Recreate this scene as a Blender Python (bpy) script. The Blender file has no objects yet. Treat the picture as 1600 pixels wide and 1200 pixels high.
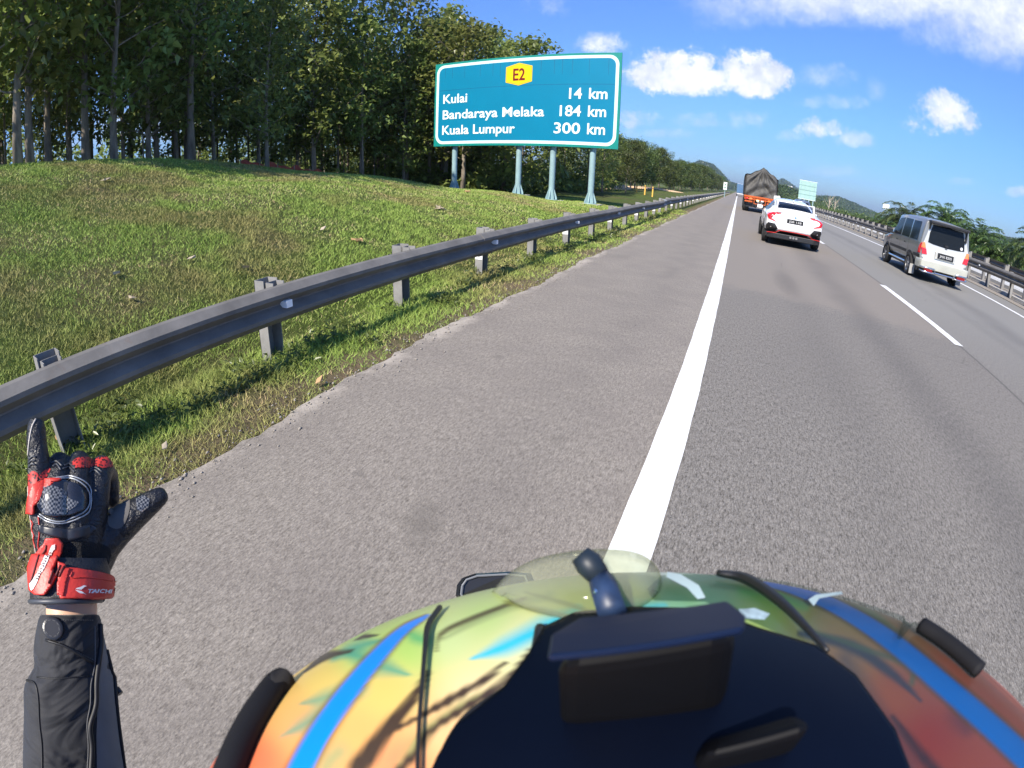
import bpy, bmesh, math, random
import numpy as np
from mathutils import Vector, Matrix
from mathutils.bvhtree import BVHTree
random.seed(7); rng = np.random.default_rng(7)
SC = bpy.context.scene; COL = SC.collection
# ------------------------------------------------------------ camera (wide action-camera lens), sky, sun, exposure
CAM = Vector((0, 0, 1.41))
YAW, PIT, ROL = math.radians(-23.454), math.radians(-23.5), math.radians(2.119)
FPX, K3 = 811.82, 0.00619
cy_, sy_, cp_, sp_ = math.cos(YAW), math.sin(YAW), math.cos(PIT), math.sin(PIT)
FW = Vector((sy_*cp_, cy_*cp_, sp_)); R0 = Vector((cy_, -sy_, 0)); U0 = R0.cross(FW)
RT = R0*math.cos(ROL) + U0*math.sin(ROL); UP = -R0*math.sin(ROL) + U0*math.cos(ROL)
cd = bpy.data.cameras.new('camera'); cam = bpy.data.objects.new('camera', cd); COL.objects.link(cam)
M = Matrix((RT, UP, -FW)).transposed().to_4x4(); M.translation = CAM; cam.matrix_world = M
cd.type = 'PANO'; cd.panorama_type = 'FISHEYE_LENS_POLYNOMIAL'
cd.sensor_width = 36.0; cd.sensor_fit = 'HORIZONTAL'
kk = 1/(FPX*36/1600)
cd.fisheye_polynomial_k0 = 0; cd.fisheye_polynomial_k1 = -kk; cd.fisheye_polynomial_k2 = 0
cd.fisheye_polynomial_k3 = K3*kk**3; cd.fisheye_polynomial_k4 = 0
cd.clip_start = 0.01; cd.clip_end = 20000
cd.lens = 3.0; cd.dof.use_dof = True; cd.dof.focus_distance = 4.0; cd.dof.aperture_fstop = 4.2
SC.camera = cam
SUN_EL, SUN_AZ = math.radians(45), math.radians(180+9)     # sun behind the rider, a little to the verge side
to_sun = Vector((math.sin(SUN_AZ)*math.cos(SUN_EL), math.cos(SUN_AZ)*math.cos(SUN_EL), math.sin(SUN_EL)))
sl = bpy.data.lights.new('sun', 'SUN'); sl.energy = 4.8; sl.angle = math.radians(0.5); sl.color = (1.0, 0.92, 0.80)
so = bpy.data.objects.new('sun', sl); COL.objects.link(so); so.rotation_euler = to_sun.to_track_quat('Z', 'Y').to_euler()
SC.view_settings.view_transform = 'Standard'; SC.view_settings.look = 'None'
SC.view_settings.exposure = 0.8; SC.view_settings.gamma = 1

def pray(px, py):
    """direction in which the photograph's point lies (used to measure places and outlines)"""
    dx, dy = px-800.0, 600.0-py; n = math.hypot(dx, dy)+1e-9; r = n/FPX; th = r
    for _ in range(6): th = th-(th+K3*th**3-r)/(1+3*K3*th*th)
    s = math.sin(th)/n
    return FW*math.cos(th) + RT*(dx*s) + UP*(dy*s)
def AT(px, py, d): return CAM + pray(px, py)*d
def onY(px, py, Y):
    v = pray(px, py); return CAM + v*(Y/v.y)
def proj(P):
    P = np.asarray(P)-np.array(CAM); x = P@np.array(RT); y = P@np.array(UP); z = P@np.array(FW)
    rho = np.hypot(x, y)+1e-9; th = np.arctan2(rho, z); r = FPX*(th+K3*th**3)
    return 800+r*x/rho, 600-r*y/rho

# ------------------------------------------------------------ node helpers
def lin(c):
    c = [v/255.0 for v in c]; return tuple(v/12.92 if v <= .04045 else ((v+.055)/1.055)**2.4 for v in c)
class NT:
    def __init__(s, tree): s.t = tree; s.n = tree.nodes; s.l = tree.links
    def node(s, typ, **kw):
        n = s.n.new(typ)
        for k, v in kw.items(): setattr(n, k, v)
        return n
    def link(s, a, b): s.l.new(a, b)
    def inp(s, n, i, v):
        if v is None: return
        if hasattr(v, 'node'): s.l.new(v, n.inputs[i])
        else: n.inputs[i].default_value = v
    def math(s, op, a, b=None, c=None, clamp=False):
        n = s.node('ShaderNodeMath', operation=op, use_clamp=clamp)
        s.inp(n, 0, a); s.inp(n, 1, b); s.inp(n, 2, c); return n.outputs[0]
    def vmath(s, op, a, b=None):
        n = s.node('ShaderNodeVectorMath', operation=op); s.inp(n, 0, a)
        if b is not None: s.inp(n, 1, b)
        return n.outputs['Value'] if op in ('DOT_PRODUCT', 'LENGTH', 'DISTANCE') else n.outputs[0]
    def noise(s, vec, scale, detail=4, rough=.55, scl=None, dist=0):
        if scl is not None:
            m = s.node('ShaderNodeMapping'); s.inp(m, 0, vec); m.inputs['Scale'].default_value = scl; vec = m.outputs[0]
        n = s.node('ShaderNodeTexNoise'); s.inp(n, 'Vector', vec); n.inputs['Scale'].default_value = scale
        n.inputs['Detail'].default_value = detail; n.inputs['Roughness'].default_value = rough; n.inputs['Distortion'].default_value = dist
        return n.outputs['Fac']
    def ramp(s, fac, stops):
        n = s.node('ShaderNodeValToRGB'); s.inp(n, 0, fac); e = n.color_ramp.elements
        while len(e) < len(stops): e.new(.5)
        for i, (p, c) in enumerate(stops):
            e[i].position = p; e[i].color = tuple(c)+(1,) if len(c) == 3 else c
        return n.outputs[0]
    def mr(s, v, a, b, c=0.0, d=1.0, smooth=False):
        n = s.node('ShaderNodeMapRange', interpolation_type='SMOOTHSTEP' if smooth else 'LINEAR')
        s.inp(n, 0, v); s.inp(n, 1, a); s.inp(n, 2, b); s.inp(n, 3, c); s.inp(n, 4, d); return n.outputs[0]
    def mix(s, f, a, b, mode='MIX'):
        n = s.node('ShaderNodeMix', data_type='RGBA', blend_type=mode); s.inp(n, 0, f)
        for i, v in ((6, a), (7, b)):
            if hasattr(v, 'node'): s.l.new(v, n.inputs[i])
            else: n.inputs[i].default_value = tuple(v)[:3]+(1,)
        return n.outputs[2]
    def bump(s, h, strength=.3, dist=.01, nrm=None):
        n = s.node('ShaderNodeBump'); s.inp(n, 'Height', h); n.inputs['Strength'].default_value = strength; n.inputs['Distance'].default_value = dist
        if nrm is not None: s.link(nrm, n.inputs['Normal'])
        return n.outputs[0]
def newmat(name):
    m = bpy.data.materials.new(name); m.use_nodes = True; t = NT(m.node_tree)
    b = t.n['Principled BSDF']; return m, t, b
MC = {}
def mat(name, col, rough=.6, metal=0., var=.12, vscale=8., bump=0., bscale=60., coat=0., spec=.5, coord='Object', trans=0.):
    if name in MC: return MC[name]
    m, t, b = newmat(name)
    tc = t.node('ShaderNodeTexCoord').outputs[coord]
    n = t.noise(tc, vscale, 5)
    c = tuple(col)
    t.link(t.mix(n, tuple(v*(1-var*1.6) for v in c), tuple(min(1, v*(1+var*1.6)) for v in c)), b.inputs['Base Color'])
    b.inputs['Roughness'].default_value = rough; b.inputs['Metallic'].default_value = metal
    b.inputs['Coat Weight'].default_value = coat; b.inputs['Specular IOR Level'].default_value = spec
    b.inputs['Coat Roughness'].default_value = .06
    if trans: b.inputs['Transmission Weight'].default_value = trans
    if bump:
        t.link(t.bump(t.noise(tc, bscale, 3), bump, .004), b.inputs['Normal'])
    MC[name] = m; return m
def emis(name, col, s):
    m, t, b = newmat(name); b.inputs['Base Color'].default_value = tuple(col)+(1,)
    b.inputs['Emission Color'].default_value = tuple(col)+(1,); b.inputs['Emission Strength'].default_value = s; return m

# ------------------------------------------------------------ object helpers
def tag(o, label=None, cat=None, group=None, kind=None):
    if label: o['label'] = label
    if cat: o['category'] = cat
    if group: o['group'] = group
    if kind: o['kind'] = kind
    return o
def empty(name, loc=(0, 0, 0), rz=0):
    o = bpy.data.objects.new(name, None); o.empty_display_size = .1; COL.objects.link(o); o.location = loc; o.rotation_euler = (0, 0, rz); return o
def link(name, me, m, parent=None):
    o = bpy.data.objects.new(name, me); COL.objects.link(o)
    if m is not None and not me.materials: me.materials.append(m)
    if parent is not None: o.parent = parent
    return o
def np_mesh(name, V, F, smooth=False):
    """V (n,3); F (m,k) with constant k"""
    V = np.asarray(V, dtype=np.float32); F = np.asarray(F, dtype=np.int32); me = bpy.data.meshes.new(name)
    me.vertices.add(len(V)); me.vertices.foreach_set('co', V.ravel())
    k = F.shape[1]; me.loops.add(F.size); me.loops.foreach_set('vertex_index', F.ravel())
    me.polygons.add(len(F)); me.polygons.foreach_set('loop_start', np.arange(0, F.size, k, dtype=np.int32))
    try: me.polygons.foreach_set('loop_total', np.full(len(F), k, dtype=np.int32))
    except Exception: pass
    me.update(calc_edges=True)
    if smooth: me.polygons.foreach_set('use_smooth', np.ones(len(F), bool))
    return me
def attr(me, name, vals):
    a = me.attributes.new(name, 'FLOAT', 'POINT'); a.data.foreach_set('value', np.asarray(vals, dtype=np.float32))
def attrc(me, name, vals):
    a = me.attributes.new(name, 'FLOAT_COLOR', 'POINT'); v = np.ones((len(vals), 4), np.float32); v[:, :3] = vals
    a.data.foreach_set('color', v.ravel())
class MB:
    def __init__(s): s.v = []; s.f = []
    def add(s, vs, fs):
        o = len(s.v); s.v += [tuple(v) for v in vs]; s.f += [tuple(i+o for i in f) for f in fs]; return s
    def box(s, a, b, M=None):
        x0, y0, z0 = a; x1, y1, z1 = b
        vs = [Vector(p) for p in ((x0, y0, z0), (x1, y0, z0), (x1, y1, z0), (x0, y1, z0), (x0, y0, z1), (x1, y0, z1), (x1, y1, z1), (x0, y1, z1))]
        if M is not None: vs = [M@v for v in vs]
        return s.add(vs, [(3, 2, 1, 0), (4, 5, 6, 7), (0, 1, 5, 4), (1, 2, 6, 5), (2, 3, 7, 6), (3, 0, 4, 7)])
    def cbox(s, c, d, M=None): return s.box([c[i]-d[i]/2 for i in range(3)], [c[i]+d[i]/2 for i in range(3)], M)
    def tube(s, pts, rad, n=8, caps=True):
        pts = [Vector(p) for p in pts]; rs = rad if hasattr(rad, '__len__') else [rad]*len(pts); rings = []; up = None
        for i, p in enumerate(pts):
            d = (pts[min(i+1, len(pts)-1)]-pts[max(i-1, 0)]).normalized()
            if up is None: up = d.orthogonal().normalized()
            up = (up-d*up.dot(d)); up = up.normalized() if up.length > 1e-6 else d.orthogonal().normalized()
            w = d.cross(up); r = rs[i]
            rings.append([p+(up*math.cos(2*math.pi*k/n)+w*math.sin(2*math.pi*k/n))*r for k in range(n)])
        return s.loft(rings, caps)
    def loft(s, rings, caps=True, closed=True):
        n = len(rings[0]); vs = [p for r in rings for p in r]; fs = []
        for i in range(len(rings)-1):
            for k in range(n if closed else n-1):
                a = i*n+k; b = i*n+(k+1) % n; fs.append((a, b, b+n, a+n))
        if caps and closed: fs.append(tuple(range(n-1, -1, -1))); fs.append(tuple(range((len(rings)-1)*n, len(rings)*n)))
        return s.add(vs, fs)
    def sphere(s, c, r, nu=12, nv=8, M=None):
        c = Vector(c); r = Vector(r) if hasattr(r, '__len__') else Vector((r, r, r)); vs = []; fs = []
        for j in range(nv+1):
            t = math.pi*j/nv
            for i in range(nu):
                a = 2*math.pi*i/nu; p = Vector((r.x*math.sin(t)*math.cos(a), r.y*math.sin(t)*math.sin(a), r.z*math.cos(t)))
                if M is not None: p = M@p
                vs.append(c+p)
        for j in range(nv):
            for i in range(nu): fs.append((j*nu+i, (j+1)*nu+i, (j+1)*nu+(i+1) % nu, j*nu+(i+1) % nu))
        return s.add(vs, fs)
    def prism(s, poly, z0, z1, M=None):
        n = len(poly); vs = [Vector((p[0], p[1], z0)) for p in poly]+[Vector((p[0], p[1], z1)) for p in poly]
        if M is not None: vs = [M@v for v in vs]
        return s.add(vs, [tuple(range(n-1, -1, -1)), tuple(range(n, 2*n))]+[(i, (i+1) % n, (i+1) % n+n, i+n) for i in range(n)])
    def mesh(s, name='m', smooth=False):
        me = bpy.data.meshes.new(name); me.from_pydata(s.v, [], s.f); me.update()
        bm = bmesh.new(); bm.from_mesh(me); bmesh.ops.remove_doubles(bm, verts=bm.verts, dist=1e-6); bmesh.ops.recalc_face_normals(bm, faces=bm.faces); bm.to_mesh(me); bm.free()
        if smooth: me.polygons.foreach_set('use_smooth', np.ones(len(me.polygons), bool))
        return me
    def build(s, name, m, parent=None, smooth=False, bevel=0, seg=2, sub=0):
        o = link(name, s.mesh(name, smooth), m, parent)
        if bevel:
            b = o.modifiers.new('b', 'BEVEL'); b.width = bevel; b.segments = seg; b.limit_method = 'ANGLE'; b.angle_limit = math.radians(35)
        if sub: u = o.modifiers.new('s', 'SUBSURF'); u.levels = sub; u.render_levels = sub
        if smooth and bevel: w = o.modifiers.new('w', 'WEIGHTED_NORMAL'); w.keep_sharp = True
        return o
def copy_tree(o, parent=None):
    c = o.copy(); COL.objects.link(c)
    if parent is not None: c.parent = parent
    for ch in list(o.children): copy_tree(ch, c)
    return c
def evmesh(o):
    """object's mesh with its modifiers applied (kept in place)"""
    dg = bpy.context.evaluated_depsgraph_get(); dg.update(); return bpy.data.meshes.new_from_object(o.evaluated_get(dg))
def bake(o):
    me = evmesh(o); old = o.data; mats = list(old.materials); o.modifiers.clear(); o.data = me
    if not me.materials:
        for m in mats: me.materials.append(m)
    return o
def bvh(me):
    bm = bmesh.new(); bm.from_mesh(me); b = BVHTree.FromBMesh(bm); bm.free(); return b
def hit(B, o, d, off=0.):
    h = B.ray_cast(o, d)
    if h[0] is None:
        t = 1.0; q = None
        # closest approach of the ray to the surface
        p = o
        for _ in range(12):
            q = B.find_nearest(p)
            tt = max(0, (q[0]-o).dot(d)); p = o+d*tt
        nr = q[1]
        if nr.dot(d) > 0: nr = -nr
        return q[0]+nr*off, nr
    nr = h[1]
    if nr.dot(d) > 0: nr = -nr
    return h[0]+nr*off, nr
def drape(name, poly, rayf, B, off, m, parent, maxlen, thick=0, smooth=True):
    """a patch cut to an outline and laid on a surface"""
    bm = bmesh.new(); vs = [bm.verts.new((p[0], p[1], 0)) for p in poly]; bm.faces.new(vs)
    bmesh.ops.triangulate(bm, faces=bm.faces)
    for _ in range(7):
        es = [e for e in bm.edges if e.calc_length() > maxlen]
        if not es: break
        bmesh.ops.subdivide_edges(bm, edges=es, cuts=1); bmesh.ops.triangulate(bm, faces=[f for f in bm.faces if len(f.verts) > 3])
    for v in bm.verts:
        o, d = rayf(v.co.x, v.co.y); v.co = hit(B, o, d, off)[0]
    bm.faces.ensure_lookup_table()
    me = bpy.data.meshes.new(name); bm.to_mesh(me); bm.free()
    if smooth: me.polygons.foreach_set('use_smooth', np.ones(len(me.polygons), bool))
    o = link(name, me, m, parent)
    if thick: s = o.modifiers.new('t', 'SOLIDIFY'); s.thickness = thick; s.offset = 0
    return o
def spl(pts, n=8):
    """smooth curve through 2D/3D points"""
    P = [np.array(p, float) for p in pts]; P = [2*P[0]-P[1]]+P+[2*P[-1]-P[-2]]; out = []
    for i in range(1, len(P)-2):
        a, b, c, d = P[i-1:i+3]
        for k in range(n):
            t = k/n; out.append(.5*((2*b)+(-a+c)*t+(2*a-5*b+4*c-d)*t*t+(-a+3*b-3*c+d)*t**3))
    out.append(P[-2]); return out
def drape_tube(mb, pts, rayf, B, off, rad, n=6, sm=6):
    c = spl(pts, sm) if sm else pts; P = []
    for p in c:
        o, d = rayf(p[0], p[1]); P.append(hit(B, o, d, off)[0])
    rs = rad if not hasattr(rad, '__len__') else list(np.interp(np.linspace(0, 1, len(P)), np.linspace(0, 1, len(rad)), rad))
    mb.tube(P, rs, n); return mb
def text_mesh(txt, bold=0.02, res=3, shear=0., space=1.):
    cu = bpy.data.curves.new('t', 'FONT'); cu.body = txt; cu.size = 1; cu.offset = bold; cu.resolution_u = res; cu.shear = shear; cu.space_character = space
    o = bpy.data.objects.new('t', cu); COL.objects.link(o); me = evmesh(o); bpy.data.objects.remove(o)
    return me
def text_fit(txt, u0, u1, v0, cap, bold=.02, shear=0.):
    """vertices (n,2), faces of the words stretched to width u0..u1, baseline v0, capital height cap"""
    me = text_mesh(txt, bold, shear=shear); V = np.empty(len(me.vertices)*3); me.vertices.foreach_get('co', V); V = V.reshape(-1, 3)
    mx, mn = V[:, 0].max(), V[:, 0].min(); X = u0+(V[:, 0]-mn)/(mx-mn)*(u1-u0); Y = v0+V[:, 1]/.73*cap
    return np.stack([X, Y], 1), [tuple(p.vertices) for p in me.polygons]
# ------------------------------------------------------------ world: Nishita sky with fair-weather clouds
W = bpy.data.worlds.new('World'); SC.world = W; W.use_nodes = True; t = NT(W.node_tree)
bg = t.n['Background']
sky = t.node('ShaderNodeTexSky', sky_type='NISHITA', sun_disc=False); sky.sun_elevation = SUN_EL; sky.sun_rotation = SUN_AZ
sky.altitude = 50; sky.air_density = 1.0; sky.dust_density = 0.0; sky.ozone_density = 3.0
vec = t.node('ShaderNodeTexCoord').outputs['Generated']
hsv = t.node('ShaderNodeHueSaturation'); t.link(sky.outputs[0], hsv.inputs['Color']); hsv.inputs['Saturation'].default_value = 1.0; hsv.inputs['Value'].default_value = 1.0
n1 = t.noise(vec, 13, 8, .62); n2 = t.noise(vec, 38, 6, .66); nb = t.noise(vec, 3.2, 6, .6)
nn = t.math('ADD', t.math('MULTIPLY', t.math('SUBTRACT', n1, .5), 3.0), t.math('MULTIPLY', t.math('SUBTRACT', n2, .5), 2.3))
# (px, py, half width, half height, strength, softness, noise)
CL = [(1055, 112, 82, 46, 1., .3, .9), (1170, 118, 64, 42, 1., .3, .9), (1110, 128, 90, 32, 1., .35, .8), (1010, 118, 45, 30, .6, .5, .9), (1470, 182, 66, 34, .95, .6, 1.5),
      (940, 72, 44, 26, .85, .8, 1.4), (995, 186, 42, 20, .8, .6, 1.), (1280, 202, 38, 18, .9, .7, 1.4), (1338, 219, 32, 14, .6, .9, 1.5),
      (1290, 122, 48, 22, .4, 1., 1.3), (1300, 162, 55, 14, .5, 1., 1.3), (1130, 190, 85, 18, .5, 1., 1.3), (1040, 208, 70, 10, .45, 1., 1.3), (1372, 142, 18, 24, .3, 1., 1.),
      (1232, 214, 22, 12, .45, .9, 1.), (1300, 268, 60, 10, .3, 1., 1.3), (1190, 250, 70, 10, .25, 1., 1.), (1505, 284, 30, 8, .4, 1., 1.), (1600, 300, 30, 12, .8, .6, 1.), (850, 12, 45, 22, .35, 1., 1.5),
      (1430, -16, 340, 78, .9, .5, .30), (1615, 26, 200, 98, .9, .5, .30), (1250, -18, 190, 42, .8, .6, .34), (60, 40, 120, 70, .9, .8, 1.), (330, 120, 150, 40, .8, .8, 1.), (230, 200, 150, 40, .7, .8, 1.)]
total = None
for (px, py, hw, hh, st, so_, nz) in CL:
    d = pray(px, py); a = (pray(px+4, py)-d); a = (a-d*a.dot(d)).normalized(); b = d.cross(a); b = -b if b.dot(UP) < 0 else b
    k = FPX
    u = t.math('MULTIPLY', t.vmath('DOT_PRODUCT', vec, tuple(a)), k/hw); v = t.math('MULTIPLY', t.vmath('DOT_PRODUCT', vec, tuple(b)), k/hh)
    # flat bases: the underside falls off faster than the top
    v = t.math('MULTIPLY', v, t.math('ADD', 1.0, t.math('MULTIPLY', t.math('LESS_THAN', v, 0), .35)))
    fr = t.math('GREATER_THAN', t.vmath('DOT_PRODUCT', vec, tuple(d)), .2)
    q = t.math('SUBTRACT', 1.0, t.math('ADD', t.math('MULTIPLY', u, u), t.math('MULTIPLY', v, v)))
    q = t.math('ADD', q, t.math('MULTIPLY', nn, nz))
    m_ = t.math('MULTIPLY', t.mr(q, -.05, so_*2.4, 0, st, True), fr)
    total = m_ if total is None else t.math('MAXIMUM', total, m_)
ccol = t.mix(t.mr(t.noise(vec, 22, 6, .65), .35, .65), (5.4, 5.9, 6.9), (8.7, 8.7, 8.8))
sz = t.node('ShaderNodeSeparateXYZ'); t.link(vec, sz.inputs[0])
grade = t.ramp(t.mr(sz.outputs[2], -.02, .6), [(0, (.36, .53, .78)), (.12, (.42, .63, .96)), (.3, (.54, .82, 1.27)), (.6, (.70, 1.0, 1.56)), (1, (.85, 1.1, 1.55))])
skyb = t.mix(1.0, hsv.outputs[0], grade, 'MULTIPLY')
skyc = t.mix(total, skyb, ccol)
t.link(skyc, bg.inputs['Color']); bg.inputs['Strength'].default_value = .085
# ------------------------------------------------------------ terrain
def sst(a, b, x):
    q = np.clip((x-a)/(b-a), 0, 1); return q*q*(3-2*q)
def gz(x, y):
    x = np.asarray(x, float); y = np.asarray(y, float)
    crest = np.clip(2.95-.118*np.clip(y, -6, 60), .16, 3.6)
    z = crest*np.clip((-3.45-x)/9.0, 0, 1)**.85*(1-.12*sst(-13, -30, x))
    z = np.where(x < -3.45, z, 0)
    z = z+.05*np.sin(x*1.3+y*.7)*sst(-4, -8, x)
    z = z-sst(-11, -16, x)*sst(30, 60, y)*.5
    z = z-.035*sst(-2.55, -2.2, x)*sst(24, 10, x)
    r = sst(23.5, 40, x)*-5.0-sst(60, 200, x)*6.0
    return z+r
def axis(lo, hi, segs):
    out = [lo]
    for a, b, n in segs: out += list(np.linspace(a, b, n, endpoint=False))
    return np.unique(np.array(out+[hi]))
gx = axis(-6000, 6000, [(-6000, -300, 12), (-300, -40, 14), (-40, -16, 24), (-16, -2, 90), (-2, 24, 27), (24, 60, 24), (60, 300, 16), (300, 6000, 14)])
gy = axis(-3000, 9000, [(-3000, -60, 10), (-60, -8, 18), (-8, 30, 130), (30, 70, 40), (70, 300, 34), (300, 9000, 24)])
X, Y = np.meshgrid(gx, gy); Z = gz(X, Y)
V = np.stack([X.ravel(), Y.ravel(), Z.ravel()], 1); nx = len(gx); ny = len(gy)
i, j = np.meshgrid(np.arange(nx-1), np.arange(ny-1)); a = (j*nx+i).ravel()
me = np_mesh('ground', V, np.stack([a, a+1, a+nx+1, a+nx], 1), True)
m, t, b = newmat('grassy_ground'); P = t.node('ShaderNodeNewGeometry').outputs['Position']
big = t.noise(P, .35, 4, .6); mid = t.noise(P, 2.2, 5, .65); fine = t.noise(P, 38, 4, .7); fib = t.noise(P, 90, 3, .7, scl=(1, .35, 1))
c = t.mix(t.mr(big, .46, .62), (.085, .125, .022), (.12, .10, .05))
c = t.mix(t.mr(mid, .35, .7), c, (.055, .085, .014)); c = t.mix(t.mr(mid, .62, .8, 0, .8), c, (.17, .12, .065))
c = t.mix(t.mr(fine, .45, .75, 0, .8), c, (.035, .05, .012)); c = t.mix(t.mr(fib, .5, .8, 0, .75), c, (.19, .19, .07))
sx = t.node('ShaderNodeSeparateXYZ'); t.link(P, sx.inputs[0])
# bare leaf litter under the plantation
lit = t.mr(t.math('ADD', sx.outputs[0], t.math('MULTIPLY', t.math('SUBTRACT', mid, .5), 3)), -13.0, -15.5, 0, 1)
lit = t.math('MULTIPLY', lit, t.mr(sx.outputs[1], 60, 45))
c = t.mix(lit, c, t.mix(fine, (.035, .026, .014), (.10, .07, .035)))
far = t.mr(sx.outputs[0], 26, 34); c = t.mix(far, c, t.mix(t.noise(P, .05, 5), (.035, .065, .018), (.07, .10, .03)))
# thin worn verge next to the asphalt
ve = t.mr(t.math('ABSOLUTE', t.math('ADD', sx.outputs[0], 2.45)), .1, .45, 1, 0)
c = t.mix(t.math('MULTIPLY', ve, t.mr(mid, .3, .6, .3, 1)), c, t.mix(fine, (.12, .085, .05), (.26, .20, .13)))
t.link(c, b.inputs['Base Color']); b.inputs['Roughness'].default_value = .95; b.inputs['Specular IOR Level'].default_value = .2
t.link(t.bump(t.math('ADD', fine, t.math('MULTIPLY', fib, .8)), .9, .05), b.inputs['Normal'])
tag(link('ground', me, m), kind='structure')

# ------------------------------------------------------------ carriageway (one sheet) with worn, irregular verge edge
RYS = np.concatenate([np.linspace(-12, 30, 421), np.geomspace(30.5, 1500, 90)])
def edge_x(y):
    return -2.33+.035*np.sin(y*1.3)+.022*np.sin(y*4.3+1)+.012*np.sin(y*11.7)+.008*np.sin(y*23.1+2)+.012*np.sin(y*37+1+3*np.sin(y*2.3))
xs = [0, -2.0, -.6, 1.8, 3.5, 6, 9.2]
rows = []
for y in RYS: rows.append([(edge_x(y) if k == 0 else xx, y, 0.0) for k, xx in enumerate(xs)])
V = np.array(rows).reshape(-1, 3); n = len(xs); i, j = np.meshgrid(np.arange(n-1), np.arange(len(RYS)-1)); a = (j*n+i).ravel()
me = np_mesh('road', V, np.stack([a, a+1, a+n+1, a+n], 1))
m, t, b = newmat('asphalt'); P = t.node('ShaderNodeNewGeometry').outputs['Position']
sx = t.node('ShaderNodeSeparateXYZ'); t.link(P, sx.inputs[0]); x_, y_ = sx.outputs[0], sx.outputs[1]
g1 = t.math('ADD', t.math('MULTIPLY', t.noise(P, 120, 4, .8, scl=(1, .3, 1)), .62), t.math('MULTIPLY', t.noise(P, 58, 3, .75, scl=(1, .25, 1)), .38)); g2 = t.noise(P, 260, 2, .7, scl=(1, .3, 1)); g3 = t.noise(P, 2.0, 5, .6); g4 = t.noise(P, .5, 3, .5)
vor = t.node('ShaderNodeTexVoronoi'); mp = t.node('ShaderNodeMapping'); t.link(P, mp.inputs[0]); mp.inputs['Scale'].default_value = (1, .45, 1)
t.link(mp.outputs[0], vor.inputs['Vector']); vor.inputs['Scale'].default_value = 115
stone = t.mr(vor.outputs['Distance'], .1, .55, 1, 0)
should = t.mix(t.mr(g1, .37, .63), (.105, .092, .076), (.345, .312, .27))
should = t.mix(t.mr(g3, .3, .75, 0, .5), should, (.15, .132, .12))
lane = t.mix(t.mr(g1, .37, .63), (.050, .045, .038), (.27, .25, .222))
lane = t.mix(t.math('MULTIPLY', stone, t.mr(g2, .45, .7)), lane, (.33, .32, .31))
newer = t.mix(t.mr(g1, .36, .64), (.158, .14, .12), (.25, .224, .194))
lane2 = t.mix(t.mr(g1, .3, .75), (.15, .145, .133), (.258, .25, .23))
c = t.mix(t.math('GREATER_THAN', x_, -.16), should, lane)
wob = t.math('MULTIPLY', t.math('SUBTRACT', t.noise(P, 3.2, 5, .7), .5), 1.5)
ydist = t.math('SUBTRACT', t.math('ADD', y_, wob), t.math('ADD', 7.8, t.math('MULTIPLY', x_, -.15)))
inl = t.math('MULTIPLY', t.math('GREATER_THAN', x_, -.16), t.math('LESS_THAN', x_, 3.52))
c = t.mix(t.math('MULTIPLY', t.mr(ydist, -.25, .25), inl), c, newer)
l2 = t.mr(t.math('ADD', x_, t.math('MULTIPLY', wob, .05)), 3.5, 3.62)
c = t.mix(l2, c, t.mix(t.mr(y_, 10, 4), lane2, lane))
# oil and tyre bands: real stains along each lane
def band(xc, w, s, y0=None, y1=None):
    wx = t.math('ADD', x_, t.math('MULTIPLY', t.math('SUBTRACT', g4, .5), .5))
    q = t.mr(t.math('ABSOLUTE', t.math('SUBTRACT', wx, xc)), w, 0, 0, s, True)
    return t.math('MULTIPLY', q, t.mr(g3, .2, .6, .55, 1))
for xc, w, s in ((2.05, .5, .34), (1.1, .35, .12), (5.75, .6, .34), (4.9, .3, .12), (-.9, .5, .10)):
    c = t.mix(band(xc, w, s), c, (.07, .066, .064))
# pitted strip in the near lane, tyre scuffs on the shoulder
def smudge(cx, cy, rx, ry, s, col_, sk=0.):
    global c
    u = t.math('DIVIDE', t.math('SUBTRACT', t.math('ADD', x_, t.math('MULTIPLY', t.math('SUBTRACT', y_, cy), sk)), cx), rx); v = t.math('DIVIDE', t.math('SUBTRACT', y_, cy), ry)
    q = t.math('ADD', t.math('ADD', t.math('MULTIPLY', u, u), t.math('MULTIPLY', v, v)), t.math('MULTIPLY', t.math('SUBTRACT', t.noise(P, 14, 5, .75), .5), 3.2)); c = t.mix(t.math('MULTIPLY', t.mr(q, 1.3, -.4, 0, s*.62), t.mr(g1, .38, .56, .15, 1)), c, col_)
smudge(1.02, 9.2, .22, 1.3, .75, (.045, .042, .04)); smudge(-1.01, 1.43, .10, .16, .8, (.05, .045, .04), .35); smudge(-1.99, 9.1, .3, .25, .5, (.06, .055, .05)); smudge(-1.3, 6.2, .25, .18, .4, (.06, .055, .05)); smudge(-.9, 8.2, .12, .5, .35, (.06, .055, .05)); smudge(-1.6, 3.4, .06, .05, .7, (.04, .035, .03)); smudge(-.75, 2.4, .05, .07, .6, (.04, .035, .03)); smudge(-1.5, 1.6, .035, .03, .8, (.03, .03, .03))
smudge(.9, 4.6, .6, 1.4, .25, (.07, .068, .066)); smudge(2.6, 12.8, .5, 2.2, .35, (.08, .072, .066)); smudge(1.1, 14, .5, 3.0, .25, (.30, .28, .25)); smudge(5.2, 9.2, .5, 1.6, .3, (.07, .068, .066))
# scattered dark spots
sp = t.node('ShaderNodeTexVoronoi'); t.link(P, sp.inputs['Vector']); sp.inputs['Scale'].default_value = 1.9
spm = t.math('MULTIPLY', t.mr(sp.outputs['Distance'], .03, .012), t.mr(g3, .45, .6)); c = t.mix(t.math('MULTIPLY', spm, .8), c, (.03, .03, .03))
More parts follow.
